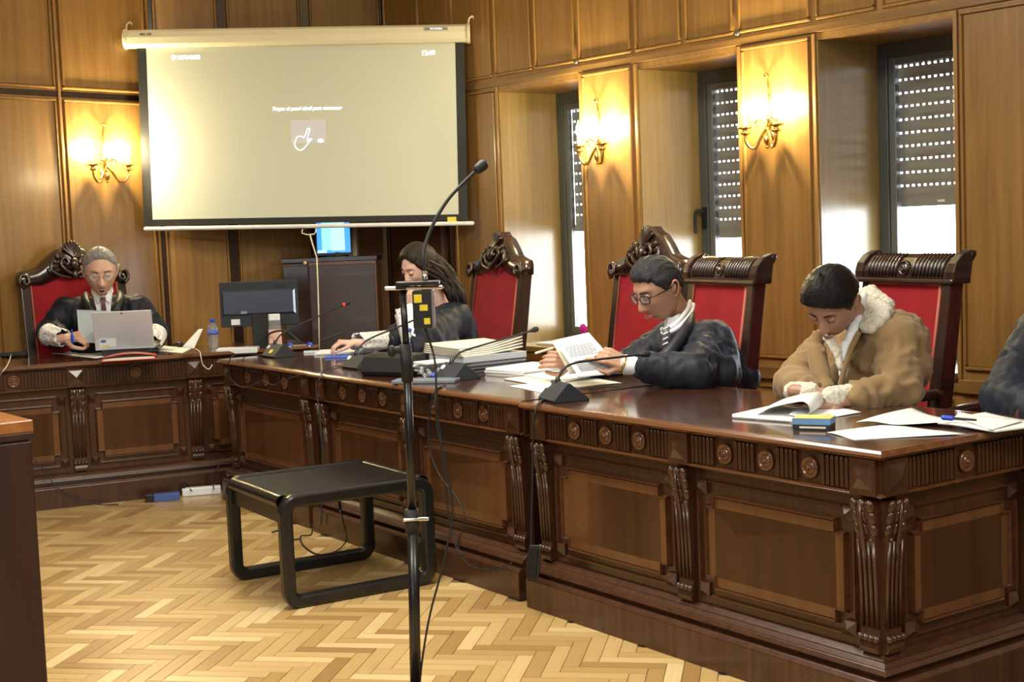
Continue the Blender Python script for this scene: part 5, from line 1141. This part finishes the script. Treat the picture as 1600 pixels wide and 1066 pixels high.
fl_ = Vector((f[0], f[1], 0))
shirtfront(lw_, J, W(1043, 512, 5.72), None, w_=.040, dz=.10, f=(-.80, -.60, 0), col=False)
c = MB(); c.tube(spl([W(1033, 515, 5.68), W(1042, 514, 5.655), W(1058, 504, 5.66), W(1074, 484, 5.74), W(1078, 470, 5.84)], 6), [.006]+[.0095]*22+[.008, .006], 8); c.tube(spl([W(1035, 520, 5.68), W(1044, 520, 5.64), W(1061, 511, 5.645), W(1079, 491, 5.73), W(1083, 476, 5.84)], 6), .0095, 8); c.build('collar', M['shirt'], lw_)
M['greytie'] = mat('grey_striped_tie', (.10, .10, .10), .45); c = MB(); c.tube([W(1040, 512, 5.65), W(1043, 524, 5.64), W(1040, 545, 5.64)], [.018, .020, .026], 10); ti = c.build('tie', M['greytie'], lw_)
for k in range(4): y = 515+8*k; MB().tube([W(1036, y, 5.618), W(1044, y-4, 5.612)], .0035, 6).build('stripe', M['white'], ti)
lapel(lw_, [W(1082, 486, 5.76), W(1074, 512, 5.66), W(1058, 536, 5.59), W(1040, 556, 5.55), W(1015, 572, 5.55)], [.008, .012, .016, .019, .022, .024]+[.027]*12+[.026]*7, M['robesatin'])
cuff(lw_, W(998, 573, 5.47), W(977, 570, 5.50), .034, .041, M['shirt'], 'shirt_cuff', ruff=.0005)
wt = MB(); a = W(974, 570, 5.49); d = Vector((-.88, .1, .42)).normalized(); u = d.orthogonal().normalized(); v = d.cross(u)
wt.tube([a+(u*math.cos(k*PI/10)+v*math.sin(k*PI/10))*.032 for k in range(20)], .0065, 6, closed=True); wt.build('wristwatch', M['gold'], lw_)
# the papers he holds
def curved_sheet(label, A, B, C_, D_, bow, mt='paper', th=.0014, n=12, dirv=(0, -1, 0), nl=0, group=None):
    A, B, C_, D_ = map(Vector, (A, B, C_, D_)); dv = Vector(dirv).normalized(); m = MB(); vs = []
    nm = (B-A).cross(D_-A).normalized()
    for s_ in (0, 1):
        for i in range(n+1):
            for j in range(n+1): u, v = i/n, j/n; vs.append((A*(1-u)+B*u)*(1-v)+(D_*(1-u)+C_*u)*v+dv*bow*math.sin(PI*v)-nm*(th*s_))
    k = n+1; fs = []
    for i in range(n):
        for j in range(n): q = (i*k+j, (i+1)*k+j, (i+1)*k+j+1, i*k+j+1); fs += [q, tuple(x+k*k for x in q[::-1])]
    e = [i*k for i in range(k)]+[n*k+j for j in range(1, k)]+[i*k+n for i in range(n-1, -1, -1)]+[j for j in range(n-1, 0, -1)]
    for x, y in zip(e, e[1:]+e[:1]): fs.append((x, y, y+k*k, x+k*k))
    m.smooth = True; m.add(vs, fs); o = tag(m.build('paper_sheet', M[mt]), label, 'paper', group)
    if nl:
        l = MB()
        for sgn in (1, -1):
            for i in range(nl):
                v = .22+.66*i/nl; 
                if sgn > 0 and abs(v-.52) < .04: continue
                if sgn < 0: continue
                pts = [((A*(1-u)+B*u)*(1-v)+(D_*(1-u)+C_*u)*v+dv*bow*math.sin(PI*v)) for u in (.12, .85-.25*random.random()*(i % 4 == 3))]
                t_ = (D_-A)/(D_-A).length*.0012; off = nm*.0006 if nm.dot(Vector((0, -1, 0))) > 0 else -nm*(.0006+th)
                p, q = pts; l.add([p-t_+off, q-t_+off, q+t_+off, p+t_+off, p-t_+off*1.6, q-t_+off*1.6, q+t_+off*1.6, p+t_+off*1.6], [(0, 1, 2, 3), (7, 6, 5, 4), (0, 4, 5, 1), (1, 5, 6, 2), (2, 6, 7, 3), (3, 7, 4, 0)])
        l.build('printed_lines', M['ink'], o)['kind'] = 'stuff'
    return o
curved_sheet('printed page held up in the near hand of the bespectacled man', W(866, 532, 5.68), W(920, 520, 5.66), W(976, 583, 5.50), W(905, 590, 5.48), .035, nl=22)
curved_sheet('second page behind the printed page the bespectacled man holds', W(862, 533, 5.74), W(905, 526, 5.76), W(950, 578, 5.66), W(890, 585, 5.62), .02, 'paper2')
pn_ = thing('pen', 'cream pen between the fingers of the bespectacled man', 'pen', W(845, 550, 5.66)); MB().cap((-.02, 0, -.004), (.05, .02, .012), .0045, .004).build('barrel', M['cream'], pn_)
# --- the man in the sheepskin jacket
f = (-.72, -.69)
J = dict(pelvis=W(1360, 690, 5.16), chest=W(1352, 600, 5.08), neck=W(1368, 516, 5.08), head0=W(1328, 488, 4.97), sha=W(1402, 542, 4.90), shb=W(1295, 552, 5.25),
         ela=W(1408, 612, 4.74), elb=W(1240, 600, 5.05), wra=W(1322, 625, 4.66), wrb=W(1268, 615, 4.84))
legjoints(J, f); sk_ = skin('skin_young_man', (.37, .20, .135))
X = headX(W(1301, 474, 4.92), -.70, -.71, 44, 8, 1.06)
hd_ = [dict(wrist=W(1315, 626, 4.66), fd=(-.97, -.05, -.02), nb=(0, -.5, .85), side=1, curl=(.35, .4, .45, .5), thumb=.3, s=1.0), dict(wrist=W(1262, 613, 4.80), fd=(.8, -.6, -.03), nb=(0, -.3, 1), side=-1, curl=(.3, .35, .4, .45), thumb=.3, s=1.0)]
yg = person('young man with slick black hair and tan sheepskin jacket looking down', J, X, sk_, hands=hd_)
face_bits(yg, X, (.015, .012, .010))
hair_mesh(X, [(0, .060), (30, .052), (50, .040), (64, .030), (76, .018), (90, .022), (115, .015), (150, -.01), (180, -.015)], .024, seed=21, front=.012, ridge=.002).build('hair', hairm('black_slick_hair', (.005, .005, .006), .36), yg)
hair_mesh(X, [(0, .064), (40, .052), (60, .030), (74, -.008), (86, -.004), (100, .006), (120, -.02), (180, -.05)], .002, seed=22, ridge=.0004).build('shaved_side_hair', hairm('short_black_hair', (.05, .03, .022), .6), yg)
M['tan'] = mat('tan_suede', (.235, .145, .060), .85, sheen=.2, bump=(120, .15, .002), var=.10); M['sherpa'] = mat('sherpa_fleece', (.68, .64, .54), .9, bump=(90, 1.0, .012), var=.10)
jk = robe(yg, J, M['tan'], tr=.160, sl=(.074, .066, .052), seed=31, fold=.022, vox=.011, skirt=False, name='jacket', fs=(10, 10, 10), extra=[(J['sha'], J['chest'], .10, .14, 14), (W(1408, 530, 4.98), W(1416, 575, 4.86), .088, .080, 14), (W(1380, 505, 5.08), W(1402, 528, 4.97), .055, .09, 14)])
# collar flap of fleece, thick folded slab over the near shoulder and a narrow strip on the far side
def pad(t, pts, th, mt, name, fold=.004, vox=.007, seed=0):
    m = MB()
    for a, b, r in pts: m.cap(a, b, r, r, 10)
    return blob(name, m, vox, mt, t, 2, fold, (40, 40, 40), seed)
pad(yg, [(W(1350, 462, 5.06), W(1362, 456, 5.10), .026), (W(1362, 458, 5.04), W(1388, 476, 5.00), .024), (W(1358, 470, 5.00), W(1386, 486, 4.94), .024), (W(1355, 484, 4.97), W(1382, 494, 4.91), .024), (W(1354, 498, 4.94), W(1374, 504, 4.89), .023), (W(1352, 512, 4.91), W(1362, 514, 4.88), .020), (W(1345, 470, 5.12), W(1352, 490, 5.08), .03), (W(1351, 472, 5.0), W(1352, 505, 4.93), .018)], 0, M['sherpa'], 'fleece_collar', .005, .008)
pad(yg, [(W(1284, 524, 4.99), W(1298, 532, 4.93), .013), (W(1297, 532, 4.92), W(1308, 550, 4.88), .014), (W(1308, 550, 4.88), W(1314, 575, 4.865), .012)], 0, M['sherpa'], 'fleece_collar', .006, .006, 5)
sh_ = MB(); sh_.cap(W(1322, 540, 4.90), W(1317, 585, 4.875), .020, .015, 12); sh_.cap(W(1338, 500, 4.95), W(1325, 540, 4.90), .018, .018, 10); sh_.cap(W(1350, 462, 5.0), W(1340, 500, 4.93), .013, .014, 10); blob('shirt', sh_, .006, M['shirt'], yg, 2, .003)
lapel(yg, [W(1342, 520, 4.90), W(1330, 545, 4.87), W(1320, 575, 4.855), W(1312, 605, 4.85)], .010, M['tan'], 'jacket_edge')
lapel(yg, [W(1280, 520, 4.98), W(1276, 545, 4.96), W(1283, 585, 4.90), W(1295, 612, 4.84)], [.024]*6+[.034]*8+[.028]*5, M['tan'], 'jacket_front')
pad(yg, [(W(1240, 612, 4.86), W(1266, 613, 4.80), .034)], 0, M['sherpa'], 'fleece_cuff', .006, .006, 2); pad(yg, [(W(1300, 621, 4.66), W(1324, 618, 4.68), .036)], 0, M['sherpa'], 'fleece_cuff', .006, .006, 3)
MB().ell(W(1287, 548, 4.92), (.010, .008, .012)).build('button', M['tan'], yg)
# --- the person at the right edge
f = (-.70, -.71)
J = dict(pelvis=W(1690, 690, 4.62), chest=W(1680, 600, 4.58), neck=W(1672, 480, 4.55), head0=W(1660, 440, 4.50), sha=W(1720, 520, 4.40), shb=W(1636, 518, 4.72),
         ela=W(1700, 640, 4.25), elb=W(1572, 628, 4.52), wra=W(1680, 658, 4.05), wrb=W(1660, 655, 4.22))
legjoints(J, f); X = headX(W(1660, 424, 4.46), -.72, -.69, 20, 0, 1.05)
hd_ = [dict(wrist=W(1682, 658, 4.05), fd=(-.5, -.85, 0), nb=(0, -.2, 1), side=1, curl=(.3, .35, .4, .4), s=1), dict(wrist=W(1660, 656, 4.20), fd=(.5, -.85, 0), nb=(0, 0, 1), side=-1, curl=(.3, .35, .4, .4), s=1)]
rp = person('person in dark robe over maroon top cut off by the right edge', J, X, sj, hands=hd_)
face_bits(rp, X, (.03, .022, .018))
hair_mesh(X, [(0, .066), (30, .062), (52, .052), (66, .030), (78, -.002), (90, .012), (108, -.010), (150, -.045), (180, -.055)], .014, seed=6).build('hair', hairm('brown_short_hair', (.03, .02, .015), .5), rp)
robe(rp, J, M['robe'], tr=.16, sl=(.080, .078, .070), seed=41, fold=.018)
v = MB(); v.cap(W(1642, 590, 4.44), W(1622, 650, 4.36), .060, .085, 14); blob('maroon_top', v, .01, mat('maroon_cloth', (.075, .014, .022), .75), rp, 2, .010)
